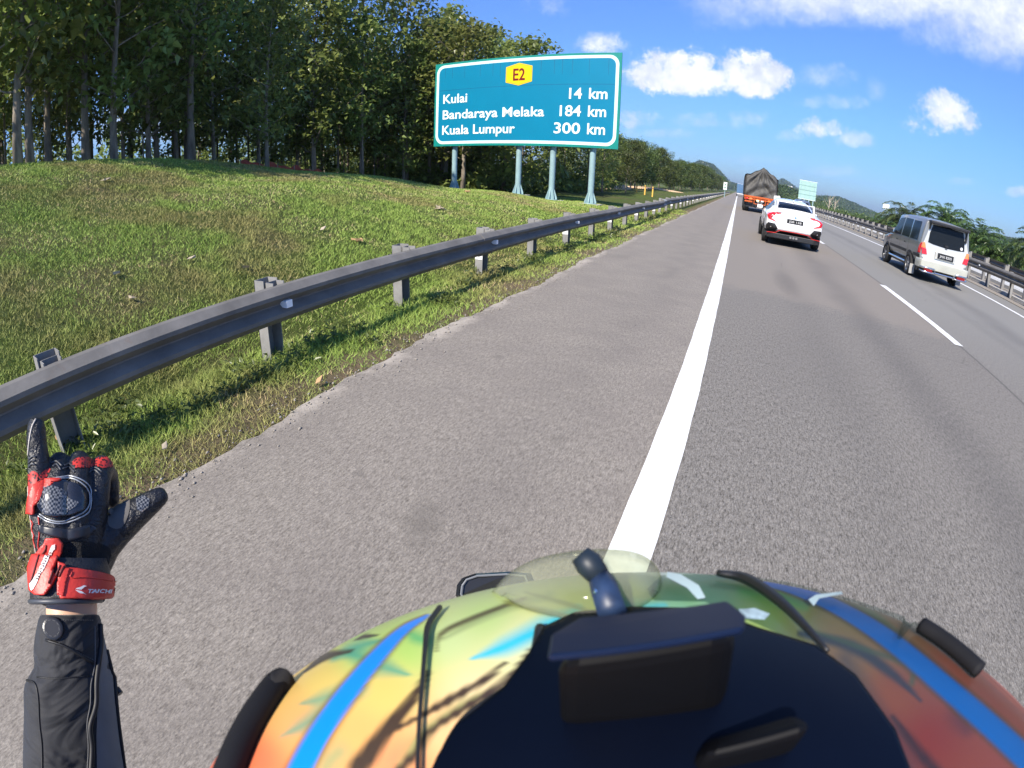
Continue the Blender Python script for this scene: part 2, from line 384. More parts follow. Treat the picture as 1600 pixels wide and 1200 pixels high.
# joints and fine cracks
crk = t.node('ShaderNodeTexVoronoi', feature='DISTANCE_TO_EDGE'); t.link(t.vmath('ADD', P, t.node('ShaderNodeTexNoise').outputs['Color']), crk.inputs['Vector']); crk.inputs['Scale'].default_value = .8
c = t.mix(t.math('MULTIPLY', t.mr(crk.outputs['Distance'], .012, .002), t.math('MULTIPLY', t.mr(t.math('SUBTRACT', t.math('ADD', g4, t.mr(x_, -.3, .5, -.3, 0)), 0), .56, .66), .4)), c, (.05, .048, .045))
seam = t.mr(t.math('ABSOLUTE', t.math('SUBTRACT', t.math('ADD', x_, t.math('MULTIPLY', wob, .03)), 3.52)), .035, .008)
c = t.mix(t.math('MULTIPLY', seam, .55), c, (.05, .05, .05))
# pale broken rim at the verge
rim = t.mr(t.math('ADD', x_, t.math('MULTIPLY', t.math('SUBTRACT', t.noise(P, 9, 5, .7), .5), .22)), -2.30, -2.17, 1, 0)
c = t.mix(t.math('MULTIPLY', t.math('MULTIPLY', rim, .9), t.mr(t.noise(P, 1.7, 5, .7), .42, .55)), c, t.mix(g1, (.26, .23, .19), (.50, .45, .39)))
t.link(c, b.inputs['Base Color']); b.inputs['Roughness'].default_value = .82; b.inputs['Specular IOR Level'].default_value = .35
t.link(t.bump(t.math('ADD', t.math('ADD', g1, g2), t.math('MULTIPLY', stone, .6)), .5, .006), b.inputs['Normal'])
tag(link('road', me, m), kind='structure')

# markings
wm, t, b = newmat('road_paint'); P = t.node('ShaderNodeNewGeometry').outputs['Position']
wn = t.noise(P, 60, 4, .7); wl = t.noise(P, 6, 5, .65)
t.link(t.mix(t.mr(t.math('ADD', wn, t.math('MULTIPLY', wl, .25)), .76, .9, 0, .6), t.mix(t.mr(wl, .35, .65), (.60, .60, .59), (.80, .81, .81)), (.33, .32, .31)), b.inputs['Base Color']); b.inputs['Roughness'].default_value = .6
t.link(t.bump(wn, .3, .003), b.inputs['Normal'])
def strip(x0, x1, y0, y1, step=.5, z=.006):
    n = max(2, int(min((y1-y0)/step, 260))+1); ys = np.linspace(y0, y1, n)
    w = lambda y, s: .002*np.sin(y*1.7+s)+.002*np.sin(y*17+s*2)
    V = []
    for y in ys: V += [(x0+w(y, 1), y, z), (x1+w(y, 2), y, z)]
    return V, [(2*k, 2*k+1, 2*k+3, 2*k+2) for k in range(n-1)]
mb = MB(); mb.add(*strip(-.251, -.069, -12, 40, .25)); mb.add(*strip(-.251, -.069, 40, 1400, 8)); tag(mb.build('edge_line_marking', wm), kind='structure')
mb = MB(); mb.add(*strip(7.97, 8.13, -12, 1400, 6)); tag(mb.build('edge_line_marking', wm), kind='structure')
mb = MB()
for k in range(-1, 40): mb.add(*strip(3.43, 3.58, 7.08+13.3*k, 7.08+13.3*k+4.55, .5))
tag(mb.build('lane_line_marking', wm), kind='structure')
# opposite carriageway: pale, sun-bleached
pm = mat('pale_concrete_road', (.42, .42, .40), .9, var=.2, vscale=1.2, coord='Object')
mb = MB(); mb.box((11.9, -40, -.2), (22.6, 1400, .16)); tag(mb.build('opposite_carriageway', pm), kind='structure')
mb = MB(); mb.add(*strip(12.6, 12.75, -12, 1400, 8, .166)); mb.add(*strip(21.2, 21.35, -12, 1400, 8, .166)); tag(mb.build('edge_line_marking', wm), kind='structure')
mg = mat('median_gravel', (.24, .21, .17), .95, var=.35, vscale=14, bump=.6, bscale=30)
mb = MB(); mb.box((9.2, -40, -.3), (11.9, 1400, .02)); tag(mb.build('median_strip', mg), kind='structure')
kb = mat('kerb_concrete', (.40, .39, .36), .9, var=.3, vscale=3)
mb = MB(); mb.box((9.98, -40, -.1), (10.16, 1400, .12)); tag(mb.build('median_kerb', kb), kind='structure')
# ------------------------------------------------------------ guardrails
def steel(name, base, rust=.25):
    m, t, b = newmat(name); P = t.node('ShaderNodeNewGeometry').outputs['Position']
    n = t.noise(P, 3, 6, .65); n2 = t.noise(P, 40, 4, .6); st = t.noise(P, 14, 4, .6, scl=(1, 1, .15))
    c = t.mix(t.mr(n, .3, .7), tuple(v*.75 for v in base), tuple(v*1.25 for v in base))
    c = t.mix(t.mr(st, .6, .8, 0, rust), c, (.16, .09, .05)); c = t.mix(t.mr(n2, .62, .8, 0, .35), c, tuple(v*.5 for v in base))
    t.link(c, b.inputs['Base Color']); b.inputs['Roughness'].default_value = .75; b.inputs['Metallic'].default_value = .1; b.inputs['Specular IOR Level'].default_value = .4
    t.link(t.bump(n2, .25, .003), b.inputs['Normal']); return m
rail_m = steel('weathered_rail_steel', (.158, .15, .138), .35); post_m = steel('galvanised_post_steel', (.24, .235, .225), .3)
bolt_m = mat('bolt_steel', (.06, .06, .06), .5, .5); refl_m = mat('reflector_white', (.85, .87, .9), .25, var=.04); refw_m = mat('white_sheeting', (.8, .8, .8), .4, var=.05)
def wbeam(x, z0, z1, y0, y1, side, step=1.0, end=True):
    """W profile facing side (+1: faces +x)"""
    h = z1-z0; p = [(0, 1.0), (.35, .97), (1., .80), (1., .70), (.25, .52), (.25, .48), (1., .30), (1., .20), (.35, .03), (0, 0)]
    dp = .085
    outer = [(x+side*dp*a, z0+h*c) for a, c in p]; inner = [(x+side*(dp*a-.005), z0+h*c+(-.004 if c > .5 else .004)) for a, c in reversed(p)]
    ring = outer+inner; n = max(2, int((y1-y0)/step)+1); mb = MB(); R = []
    for y in np.linspace(y0, y1, n):
        R.append([Vector((a+.008*math.sin(y*1.1), y, c+.006*math.sin(y*.8+1))) for a, c in ring])
    mb.loft(R); return mb
def guardrail(name, label, cat, x, z0, z1, y0, y1, ph, sp, side, nmax, reflY=(), whiteposts=(), topz=None, group=None):
    r = empty(name, (x, y0, 0)); tag(r, label, cat, group)
    q = lambda o: setattr(o, 'location', (-x, -y0, 0)) or o
    step = 1.0 if y1-y0 < 60 else 2.0
    q(wbeam(x, z0, z1, y0, y1, side, step).build('rail', rail_m, r))
    k = 0; y = ph; pm0 = None; topz = topz or z1+.035
    while y < y1 and k < nmax:
        if y > y0:
            if pm0 is None:
                mb = MB(); a = -side
                # C-section post behind a blockout
                for (u0, u1, w0, w1) in ((.09, .20, -.075, -.069), (.09, .20, .069, .075), (.194, .20, -.075, .075)):
                    mb.box((min(a*u0, a*u1), w0, -.25), (max(a*u0, a*u1), w1, topz))
                mb.box((min(0, a*.09), -.06, z0+.04), (max(0, a*.09), -.052, z1+.02)); mb.box((min(0, a*.09), .052, z0+.04), (max(0, a*.09), .06, z1+.02)); mb.box((min(a*.082, a*.0885), -.06, z0+.04), (max(a*.082, a*.0885), .06, z1+.02))
                pm0 = mb.mesh('post'); pm0.materials.append(post_m)
            o = link('post', pm0, post_m, r); o.location = (0, y-y0, 0); o.rotation_euler = (random.uniform(-.015, .015), random.uniform(-.02, .02), random.uniform(-.06, .06))
            if -1 < y < 16:
                for dz in (.10, .20): jb = MB(); jb.tube([(x+side*.02, y, z0+dz), (x+side*.04, y, z0+dz)], .014, 6); q(jb.build('bolt', bolt_m, r))
            if k in whiteposts:
                w = MB(); w.box((-side*.21-.002*side if side < 0 else -.078, -.0795, .28), (-side*.08 if side < 0 else .0, -.0765, .40)) if False else w.box((-.20 if side > 0 else .09, -.081, .22), (-.09 if side > 0 else .20, -.077, .40))
                p_ = w.build('white_band', refw_m, o)
        y += sp; k += 1
    for yy in reflY[1::2]:
        if yy < 40 and side > 0:
            w = wbeam(x+side*.005, z0-.006, z1+.006, yy-.36, yy-.04, side, .16); q(w.build('lap_joint', rail_m, r))
    for yy in reflY:
        w = MB(); zc = z0+(z1-z0)*.5; w.box((x+side*.0215, yy-.035, zc-.024), (x+side*.10, yy-.028, zc+.024)); w.box((x+side*.05, yy-.027, zc-.028), (x+side*.088, yy+.035, zc+.028))
        q(w.build('reflector', refl_m, r))
    return r
g1 = guardrail('guardrail', 'weathered grey steel guardrail beside the grass bank', 'guardrail', -3.02, .325, .61, -7, 22.0, .74-1.79*4, 1.79, 1, 60,
          reflY=[2.55, 6.1, 9.7, 13.3, 16.9], whiteposts=(7, 9, 11, 13, 15))
# flared end shoe where the first run overlaps the second
mb = wbeam(-3.03, .34, .66, 21.7, 22.5, 1, .2)
o = mb.build('end_shoe', steel('galvanised_end', (.33, .33, .32), .2), g1); o.location = (3.02, 7, 0)
g2 = guardrail('guardrail', 'long steel guardrail running on past the big sign toward the small white sign', 'guardrail', -3.12, .34, .64, 22.1, 230, 22.6, 2.1, 1, 95,
          reflY=[24.5+4.2*k for k in range(14)], whiteposts=tuple(range(0, 30, 2)))
g3 = guardrail('guardrail', 'dark steel guardrail along the outer edge line behind the silver van, facing the riding lanes', 'guardrail', 9.75, .50, .84, -6, 180, 16.95-1.9*12, 1.9, -1, 96,
          reflY=[8+5.7*k for k in range(14)], topz=.80)
g4 = guardrail('guardrail', 'second steel guardrail behind the first one, at the opposite carriageway', 'guardrail', 11.25, .66, .98, -6, 180, 16.0-1.9*12, 1.9, 1, 96, topz=.95)
# ------------------------------------------------------------ leaves, trees, palms
def leaf_mat(name, c1, c2, c3, trans=.25):
    m, t, b = newmat(name); oi = t.node('ShaderNodeObjectInfo').outputs['Random']
    a = t.node('ShaderNodeAttribute', attribute_name='rnd').outputs['Fac']
    c = t.ramp(a, [(0, c1), (.55, c2), (.93, tuple(v*1.25 for v in c2)), (1, c3)])
    h = t.node('ShaderNodeHueSaturation'); t.link(c, h.inputs['Color']); t.link(t.mr(oi, 0, 1, .47, .515), h.inputs['Hue']); t.link(t.mr(oi, 0, 1, .75, 1.25), h.inputs['Value'])
    t.link(h.outputs[0], b.inputs['Base Color']); b.inputs['Roughness'].default_value = .35; b.inputs['Specular IOR Level'].default_value = .5
    tr = t.node('ShaderNodeBsdfTranslucent'); t.link(h.outputs[0], tr.inputs[0]); mx = t.node('ShaderNodeMixShader'); mx.inputs[0].default_value = trans
    t.link(b.outputs[0], mx.inputs[1]); t.link(tr.outputs[0], mx.inputs[2]); t.link(mx.outputs[0], t.n['Material Output'].inputs[0]); return m
lf_teak = leaf_mat('broad_leaf', (.10, .14, .034), (.25, .315, .09), (.68, .58, .20), .5)
lf_bush = leaf_mat('bushy_leaf', (.055, .085, .022), (.125, .17, .045), (.26, .21, .08), .35)
lf_palm = leaf_mat('palm_leaflet', (.028, .060, .014), (.070, .115, .028), (.24, .20, .08), .2)
lf_far = leaf_mat('far_canopy', (.028, .055, .014), (.055, .095, .022), (.09, .12, .04), .1)
bark, t, b = newmat('pale_bark'); tc = t.node('ShaderNodeTexCoord').outputs['Object']
n = t.noise(tc, 6, 5, .65, scl=(1, 1, .25)); t.link(t.mix(t.mr(n, .3, .7), (.11, .088, .066), (.36, .31, .245)), b.inputs['Base Color']); b.inputs['Roughness'].default_value = .9
t.link(t.bump(n, .8, .03), b.inputs['Normal'])
def leaves(C, D, L, Wd, r, fold=.25, droop=.3):
    """one folded 4-triangle-pair leaf per row: centre C, direction D"""
    n = len(C); D = D/np.linalg.norm(D, axis=1, keepdims=True)
    up = np.tile([0, 0, 1.], (n, 1))+r.normal(0, .35, (n, 3)); S = np.cross(D, up); S /= np.linalg.norm(S, axis=1, keepdims=True)+1e-9; N = np.cross(S, D)
    L = L[:, None]; Wd = Wd[:, None]
    p0 = C; pm = C+D*L*.5; pt = C+D*L-N*L*droop
    a1 = C+D*L*.38+S*Wd*.5+N*Wd*fold; b1 = C+D*L*.38-S*Wd*.5+N*Wd*fold
    V = np.stack([p0, a1, pt, pm, b1], 1).reshape(-1, 3); o = np.arange(n)[:, None]*5
    F = np.concatenate([o+np.array([0, 1, 2, 3]), o+np.array([0, 3, 2, 4])]); return V, F
def crown_mesh(name, tips, per, L, r, spread=.45, mt=None):
    tips = np.array(tips); n = len(tips)*per; C = np.repeat(tips[:, :3], per, 0)+r.normal(0, spread, (n, 3))*[1, 1, .75]
    D = r.normal(0, 1, (n, 3)); D[:, 2] = D[:, 2]*.55-.25
    l = r.uniform(.6, 1.25, n)*L; V, F = leaves(C, D, l, l*r.uniform(.5, .75, n), r)
    me = np_mesh(name, V, F); attr(me, 'rnd', np.repeat(np.clip(r.beta(2, 2.4, n), 0, 1), 5)); me.materials.append(mt or lf_teak); return me
def make_tree(seed, H=11, R=1.9, rt=.13, base=.3, nl=22, per=26, L=.27, lean=.0, mt=None, name='teak_tree', sub=3):
    r = np.random.default_rng(seed); root = empty(name)
    mb = MB(); pts = []
    for i in range(9):
        f = i/8; pts.append((lean*f*f*H+.16*math.sin(f*5+seed)*f, .16*math.cos(f*4+seed*2)*f, H*.96*f-.3*(i == 0)))
    rt_ = rt*.78; mb.tube(pts, [rt_*(1.25-1.12*(i/8)**.8)*(1.25 if i == 0 else 1) for i in range(9)], 8)
    P = np.array(pts); tips = []
    for k in range(nl):
        f = base+(1-base)*(k+r.uniform(0, 1))/nl; p = np.array([np.interp(f*8, range(9), P[:, q]) for q in range(3)]); a = k*2.4+r.uniform(-.4, .4)
        prof = math.sin(math.pi*min(1, .18+.82*(f-base)/(1-base)))**.6; Ln = R*prof*r.uniform(.65, 1.15)
        d = np.array([math.cos(a), math.sin(a), .35+.5*f]); br = [p]
        for s in range(1, 5): br.append(p+d*Ln*s/4+np.array([0, 0, .10*s*s*.12])+r.normal(0, .05, 3))
        mb.tube([tuple(x) for x in br], [rt*.32*(1-f*.5)*(1-.2*s) for s in range(5)], 4, False)
        for s in (2, 3, 4):
            for q in range(sub):
                tip = br[s]+r.normal(0, .33, 3)*Ln*.5+np.array([0, 0, .05]); tips.append(tip)
                if q == 0: mb.tube([tuple(br[s]), tuple(tip)], [rt*.1, rt*.03], 3, False)
    for q in range(sub*2): tips.append(P[-1]+r.normal(0, .3, 3))
    mb.build('trunk', bark, root, smooth=True)
    link('crown', crown_mesh('crown', tips, per, L, r, .26 if L < .3 else .36, mt), None, root); return root
def ground_z(x, y): return float(gz(np.array(x), np.array(y)))
T_big = [make_tree(11, 11.5, 2.1, .14, .20, 32, 9, .30), make_tree(12, 10.5, 1.9, .12, .13, 30, 9, .29), make_tree(13, 11.8, 2.0, .15, .24, 30, 9, .31), make_tree(14, 9.8, 2.2, .11, .10, 30, 10, .29, .02)]
T_thin = [make_tree(21, 9.5, 1.4, .07, .22, 20, 8, .29), make_tree(22, 7.6, 1.2, .055, .30, 16, 8, .29, .01), make_tree(23, 10.5, 1.4, .08, .28, 20, 8, .29)]
T_low = [make_tree(31, 6.2, 2.4, .12, .12, 30, 40, .20, mt=lf_bush, name='roadside_tree'), make_tree(32, 5.4, 2.1, .1, .1, 26, 42, .20, mt=lf_bush, name='roadside_tree'), make_tree(33, 7.0, 2.3, .13, .15, 32, 40, .20, mt=lf_bush, name='roadside_tree')]
T_small = make_tree(41, 3.1, 1.1, .06, .28, 14, 40, .12, mt=lf_bush, name='small_tree', sub=2)
used = set()
def place(proto, x, y, s, label, cat, group, zoff=0, rz=None, sx=None):
    if cat == 'tree' and 10.5 < y < 21 and x < -11: x = min(x, -13.6-2.6-.325*(20.9-y)+(x+14)*.15)
    o = proto if proto.name not in used else copy_tree(proto); used.add(proto.name); used.add(o.name)
    o.location = (x, y, ground_z(x, y)+zoff); o.rotation_euler = (0, 0, random.uniform(0, 6.28) if rz is None else rz); o.scale = (s*(sx or 1), s*(sx or 1), s)
    tag(o, label, cat, group); return o
ORD = ['first', 'second', 'third', 'fourth', 'fifth', 'sixth', 'seventh', 'eighth', 'ninth', 'tenth', 'eleventh', 'twelfth', 'thirteenth', 'fourteenth', 'fifteenth', 'sixteenth', 'seventeenth', 'eighteenth', 'nineteenth', 'twentieth',
       'twenty-first', 'twenty-second', 'twenty-third', 'twenty-fourth', 'twenty-fifth', 'twenty-sixth', 'twenty-seventh', 'twenty-eighth', 'twenty-ninth', 'thirtieth']
# front row along the top of the grass bank: measured from the photograph (foot pixel, distance from the rail line)
FR = [(-30, 262, -12.5, 0, 1.), (28, 250, -13.0, 1, 1.), (47, 250, -13.6, 0, .95), (135, 250, -14.6, 2, .9), (178, 250, -13.6, 1, 1.0), (232, 252, -15.2, 3, .9), (300, 254, -14.5, 2, 1.0), (418, 270, -12.4, 3, .62),
      (365, 258, -15.5, 0, .9), (505, 268, -17.2, 1, 1.12), (565, 276, -17.6, 0, 1.1), (634, 288, -17.4, 2, 1.15), (690, 294, -18.0, 1, 1.22), (748, 298, -16.6, 3, 1.1)]
for k, (px, py, X_, ti, s) in enumerate(FR):
    v = pray(px, py); y = v.y*(X_/v.x)
    lab = 'short leafy tree standing out in front of the row on the bank crest' if px == 418 else f'slim pale-trunked tree in the front row on the grass bank, {ORD[k]} counting toward the sign'
    place(T_big[ti], X_, y, s*random.uniform(.93, 1.05), lab, 'tree', 'front-row trees along the grass bank')
# behind: the plantation in rows
r = np.random.default_rng(5); n_in = 0
for X0 in (-16.6, -18.8, -21.2, -23.6, -26.2, -29.0, -32.0):
    y = -9.0+r.uniform(0, 1.5)
    while y < 36+(-X0-16)*1.0:
        x = X0+r.uniform(-.6, .6); az = math.degrees(math.atan2(x, y))
        if az > -87 and x*x+y*y > 150 and (X0 > -28 or r.random() < .5):
            thin = r.random() < (.5 if X0 > -24 else .3); pr = (T_thin[r.integers(3)] if thin else T_big[r.integers(4)])
            place(pr, x, y, r.uniform(.85, 1.05)*(1 if y < 20 else max(.72, 1-.006*(y-20))), 'tall thin tree deep inside the dense plantation behind the front row', 'tree', 'plantation trees behind the front row')
            n_in += 1
        y += r.uniform(2.0, 3.3)*(1 if X0 > -24 else 1.2)
# behind the big sign and on along the road, dropping in height
for k, (x, y, ti, s) in enumerate([(-13.6, 24.0, 0, .80), (-11.4, 26.5, 3, .88), (-13.6, 29, 1, .88), (-10.8, 30, 2, .70), (-9.8, 34.0, 1, .62), (-12.2, 36, 3, .66), (-10.0, 38.5, 0, .46), (-12.8, 41.5, 2, .46), (-16.2, 26.5, 2, .86), (-16, 33, 0, .76), (-11.4, 45, 3, .42), (-15, 46, 1, .46)]):
    place(T_big[ti], x, y, s, f'broad-leaved tree rising behind the big blue sign, {ORD[k]} from the verge inward', 'tree', 'trees behind the big sign', sx=1.25)
k = 0; y = 50.0
while k < 30:
    f = k/29; x = -12.5+r.uniform(-1, 1)+2.5*min(1, f*3); place(T_low[k % 3], x, y, r.uniform(.66, .9)*(1+f*.35), f'bushy tree lining the verge beyond the big sign, {ORD[k]} going away', 'tree', 'bushy trees lining the verge')
    y += 4.2+f*14; k += 1
for k in range(22):
    y = 56+k*9+r.uniform(-2, 2); place(T_low[k % 3], -18+r.uniform(-1.5, 1.5), y, r.uniform(.85, 1.1), 'taller bushy tree in the second line behind the verge trees', 'tree', 'second line of verge trees')
place(T_small, -9.35, 44, 1.0, 'small lone tree on the grass just beyond the big sign', 'tree', None)
# undergrowth closing the view at the back of the plantation
def leaf_mass(name, boxes, L, label, cat, mt, seed=3):
    r = np.random.default_rng(seed); Cs = []; Ls = []
    for (x0, x1, y0, y1, h, n) in boxes:
        x = r.uniform(x0, x1, n); y = r.uniform(y0, y1, n); hh = h*(.65+.35*np.sin(x*.9+y*.6)*np.cos(y*.37)+.2*np.sin(y*1.7)); z = gz(x, y)+hh*r.uniform(0, 1, n)**.7
        Cs.append(np.stack([x, y, z], 1)); Ls.append(np.full(n, L))
    C = np.concatenate(Cs); l = np.concatenate(Ls)*r.uniform(.6, 1.3, len(C)); D = r.normal(0, 1, (len(C), 3)); D[:, 2] += .1
    V, F = leaves(C, D, l, l*.6, r); me = np_mesh(name, V, F); attr(me, 'rnd', np.repeat(r.beta(2, 2.5, len(C)), 5))
    return tag(link(name, me, mt), label, cat, kind='stuff')
leaf_mass('undergrowth', [(-42, -34, -2, 70, 5.0, 34000), (-30, -17, -8, 60, .9, 9000), (-34, -10.5, 24, 48, 2.2, 16000)], .42, 'dark tangled undergrowth between and behind the plantation trunks', 'undergrowth', lf_teak)
# ------------------------------------------------------------ oil palms
def make_palm(seed, H=3.2, R=3.4, nf=34):
    r = np.random.default_rng(seed); root = empty('oil_palm'); mb = MB()
    mb.tube([(0, 0, -2), (0, 0, 0), (.05, 0, H*.5), (0, 0, H)], [.4, .38, .34, .3], 9)
    for k in range(40):
        a = k*2.4; z = H*.15+H*.85*k/40; mb.box((.26, -.07, 0), (.46, .07, .07), Matrix.Translation((0, 0, z))@Matrix.Rotation(a, 4, 'Z')@Matrix.Rotation(-.6, 4, 'Y'))
    mb.build('trunk', bark, root); fr = MB(); Cs = []; Ds = []; Ls = []
    for k in range(nf):
        a = k*2.399+r.uniform(-.2, .2); e = math.radians(86-98*(k/nf)+r.uniform(-6, 6)); Lf = R*r.uniform(.85, 1.15); p = np.array([0, 0, H]); pts = [p]; d = e
        for s in range(10):
            d -= .075+.026*s; p = p+np.array([math.cos(a)*math.cos(d), math.sin(a)*math.cos(d), math.sin(d)])*Lf/10; pts.append(p)
        fr.tube([tuple(q) for q in pts], [.035*(1-.085*s) for s in range(11)], 3, False)
        for s in np.linspace(1.2, 10, 30):
            i = min(int(s), 9); f = s-i; q = pts[i]*(1-f)+pts[i+1]*f; tg = pts[i+1]-pts[i]; tg /= np.linalg.norm(tg); sd = np.array([-math.sin(a), math.cos(a), 0])
            for sg in (1, -1):
                Cs.append(q); Ds.append(sd*sg+tg*.7+np.array([0, 0, r.uniform(-.35, .3)])); Ls.append(.62*math.sin(math.pi*min(1, s/10*.8+.15))+.12)
    n = len(Cs); Ls = np.array(Ls)*r.uniform(.8, 1.15, n); V, F = leaves(np.array(Cs), np.array(Ds), Ls, np.full(n, .10), r, .3, .35)
    o = MB(); f2 = fr.mesh('fronds'); nv = len(f2.vertices); vv = np.empty(nv*3); f2.vertices.foreach_get('co', vv); vv = vv.reshape(-1, 3)
    me = np_mesh('fronds', np.concatenate([V, vv]), np.concatenate([F, np.array([tuple(p.vertices) if len(p.vertices) == 4 else tuple(p.vertices)+(p.vertices[0],) for p in f2.polygons])+len(V)]))
    attr(me, 'rnd', np.concatenate([np.repeat(r.beta(2, 2.4, n), 5), np.full(nv, .9)])); link('fronds', me, lf_palm, root); return root
PL = [make_palm(3), make_palm(4, 2.6, 3.1, 30), make_palm(5, 3.8, 3.6, 38)]
pals = [(1424, 20.0, 62, 2, 1.05), (1452, 0, 66, 0, .95), (1482, 0, 60, 1, 1.1), (1400, 0, 70, 0, .9), (1535, 0, 50, 2, 1.0), (1562, 0, 47, 0, .85), (1502, 0, 66, 1, .9), (1380, 0, 82, 1, .8), (1440, 0, 56, 1, .7), (1520, 0, 57, 0, .75),
        (1590, 0, 58, 1, .8), (1630, 0, 44, 2, .9), (1360, 0, 100, 0, .9), (1343, 0, 118, 2, .8), (1410, 0, 54, 0, .62), (1468, 0, 53, 2, .62)]
ptop = {1424: 316, 1452: 332, 1482: 318, 1400: 326, 1535: 343, 1562: 366, 1502: 340, 1380: 336, 1440: 346, 1520: 362, 1590: 380, 1630: 360, 1360: 338, 1343: 334, 1410: 350, 1468: 352}
for k, (px, _, d, ti, s) in enumerate(pals):
    v = pray(px, ptop[px]); q = CAM+v*(d/math.hypot(v.x, v.y)); hts = [3.2, 2.6, 3.8][ti]+[3.4, 3.1, 3.6][ti]*.62
    o = place(PL[ti], q.x, q.y, s, f'oil palm behind the median rails, {ORD[sorted(ptop).index(px)]} counting from the road sign outward', 'palm tree', 'oil palms beyond the median')
    o.location.z = q.z-hts*s
leaf_mass('roadside_shrubs', [(24, 30, 20, 60, .7, 6000), (24, 32, 60, 160, 1.6, 14000), (26, 50, 160, 400, 6.0, 18000), (30, 60, 30, 120, 2.0, 12000)], .38, 'thick green scrub filling the slope below the palms beyond the far carriageway', 'shrubs', lf_bush, 9)
# ------------------------------------------------------------ far plantation slopes and hills
def hill(name, rows, seed, label_m, bump=1.0, canopy=0):
    """rows: (azimuth deg, elevation deg of the skyline, distance)"""
    A = np.linspace(rows[0][0], rows[-1][0], 90); E = np.interp(A, [q[0] for q in rows], [q[1] for q in rows]); Dd = np.interp(A, [q[0] for q in rows], [q[2] for q in rows])
    r = np.random.default_rng(seed); V = []; m_ = 26
    for i, (a, e, d) in enumerate(zip(A, E, Dd)):
        top = d*math.tan(math.radians(e))+1.41
        for j in range(m_):
            f = j/(m_-1); dd = d*(.45+.75*f); prof = math.sin(min(1, f/.74)*math.pi/2)**1.6 if f < .74 else math.cos((f-.74)/.26*math.pi/2)
            z = -14+(top+14)*prof+r.normal(0, .006)*d*.12*prof*bump; V.append((dd*math.sin(math.radians(a)), dd*math.cos(math.radians(a)), z))
    n = m_; i, j = np.meshgrid(np.arange(len(A)-1), np.arange(n-1)); a_ = (i*n+j).ravel()
    me = np_mesh(name, V, np.stack([a_, a_+n, a_+n+1, a_+1], 1), True); return tag(link(name, me, label_m), kind='structure'), np.array(V).reshape(len(A), m_, 3)
hm, t, b = newmat('forested_hillside'); P = t.node('ShaderNodeNewGeometry').outputs['Position']
n1 = t.noise(P, .012, 6, .6); n2 = t.noise(P, .11, 5, .7)
t.link(t.mix(t.mr(n2, .38, .62), t.mix(n1, (.020, .040, .012), (.04, .065, .018)), t.mix(n1, (.05, .085, .022), (.08, .105, .03))), b.inputs['Base Color']); b.inputs['Roughness'].default_value = .95
t.link(t.bump(n2, 1.0, 8), b.inputs['Normal'])
h1, G1 = hill('hill', [(-9, .3, 1500), (-7.5, 1.2, 1500), (-5.5, 2.0, 1500), (-4.3, 2.55, 1500), (-3.0, 2.35, 1500), (-1.9, 1.5, 1500), (-1, .75, 1500), (1.2, .45, 1600), (3, .3, 1600)], 1, hm)
h2, G2 = hill('hill', [(1.0, .2, 2200), (3, .8, 2200), (4.6, 1.95, 2200), (5.4, 1.6, 2200), (6.6, 1.0, 2200), (8.5, .85, 2200), (11, .3, 2200), (14, -.3, 2200)], 2, hm)
h3, G3 = hill('hill', [(2.0, .35, 420), (3.6, 1.15, 420), (5.0, 1.25, 420), (6.6, .85, 460), (8, .5, 520), (9.5, .3, 600), (12, -.1, 700)], 3, hm)
h4, G4 = hill('hill', [(6.5, .0, 1100), (8.2, .7, 1100), (9.4, 1.0, 1100), (10.7, 1.12, 1150), (12.2, .92, 1200), (14, .5, 1200), (16, .2, 1200), (20, .55, 1100), (24, .95, 1000), (27, 1.2, 950), (31, 1.55, 900), (38, 2.0, 900), (46, 1.4, 900)], 4, hm)
# tree canopy covering those slopes: too many to count
r = np.random.default_rng(8); Cs = []; Ss = []
for G, n, lo, hi in ((G4, 16000, 2, 20), (G3, 9000, 2, 20), (G1, 9000, 8, 20), (G2, 5000, 10, 20)):
    i = r.uniform(0, G.shape[0]-1.01, n); j = r.uniform(lo, hi, n); a = i.astype(int); c_ = j.astype(int); fi = (i-a)[:, None]; fj = (j-c_)[:, None]
    p = (G[a, c_]*(1-fi)+G[a+1, c_]*fi)*(1-fj)+(G[a, c_+1]*(1-fi)+G[a+1, c_+1]*fi)*fj
    Cs.append(p); Ss.append(np.linalg.norm(p[:, :2], axis=1)*.0022*r.uniform(.6, 1.3, n)+.8)
C = np.concatenate(Cs); S = np.concatenate(Ss); q = 7; Cq = np.repeat(C, q, 0)+r.normal(0, .45, (len(C)*q, 3))*np.repeat(S, q)[:, None]*[1, 1, .5]
Sq = np.repeat(S, q)*.75; D = r.normal(0, 1, (len(Cq), 3)); V, F = leaves(Cq, D, Sq, Sq*.8, r); me = np_mesh('far_plantation', V, F); attr(me, 'rnd', np.repeat(np.repeat(r.beta(2, 2, len(C)), q), 5))
tag(link('far_plantation', me, lf_far), 'continuous dark green tree canopy covering the distant hills', 'forest', kind='stuff')
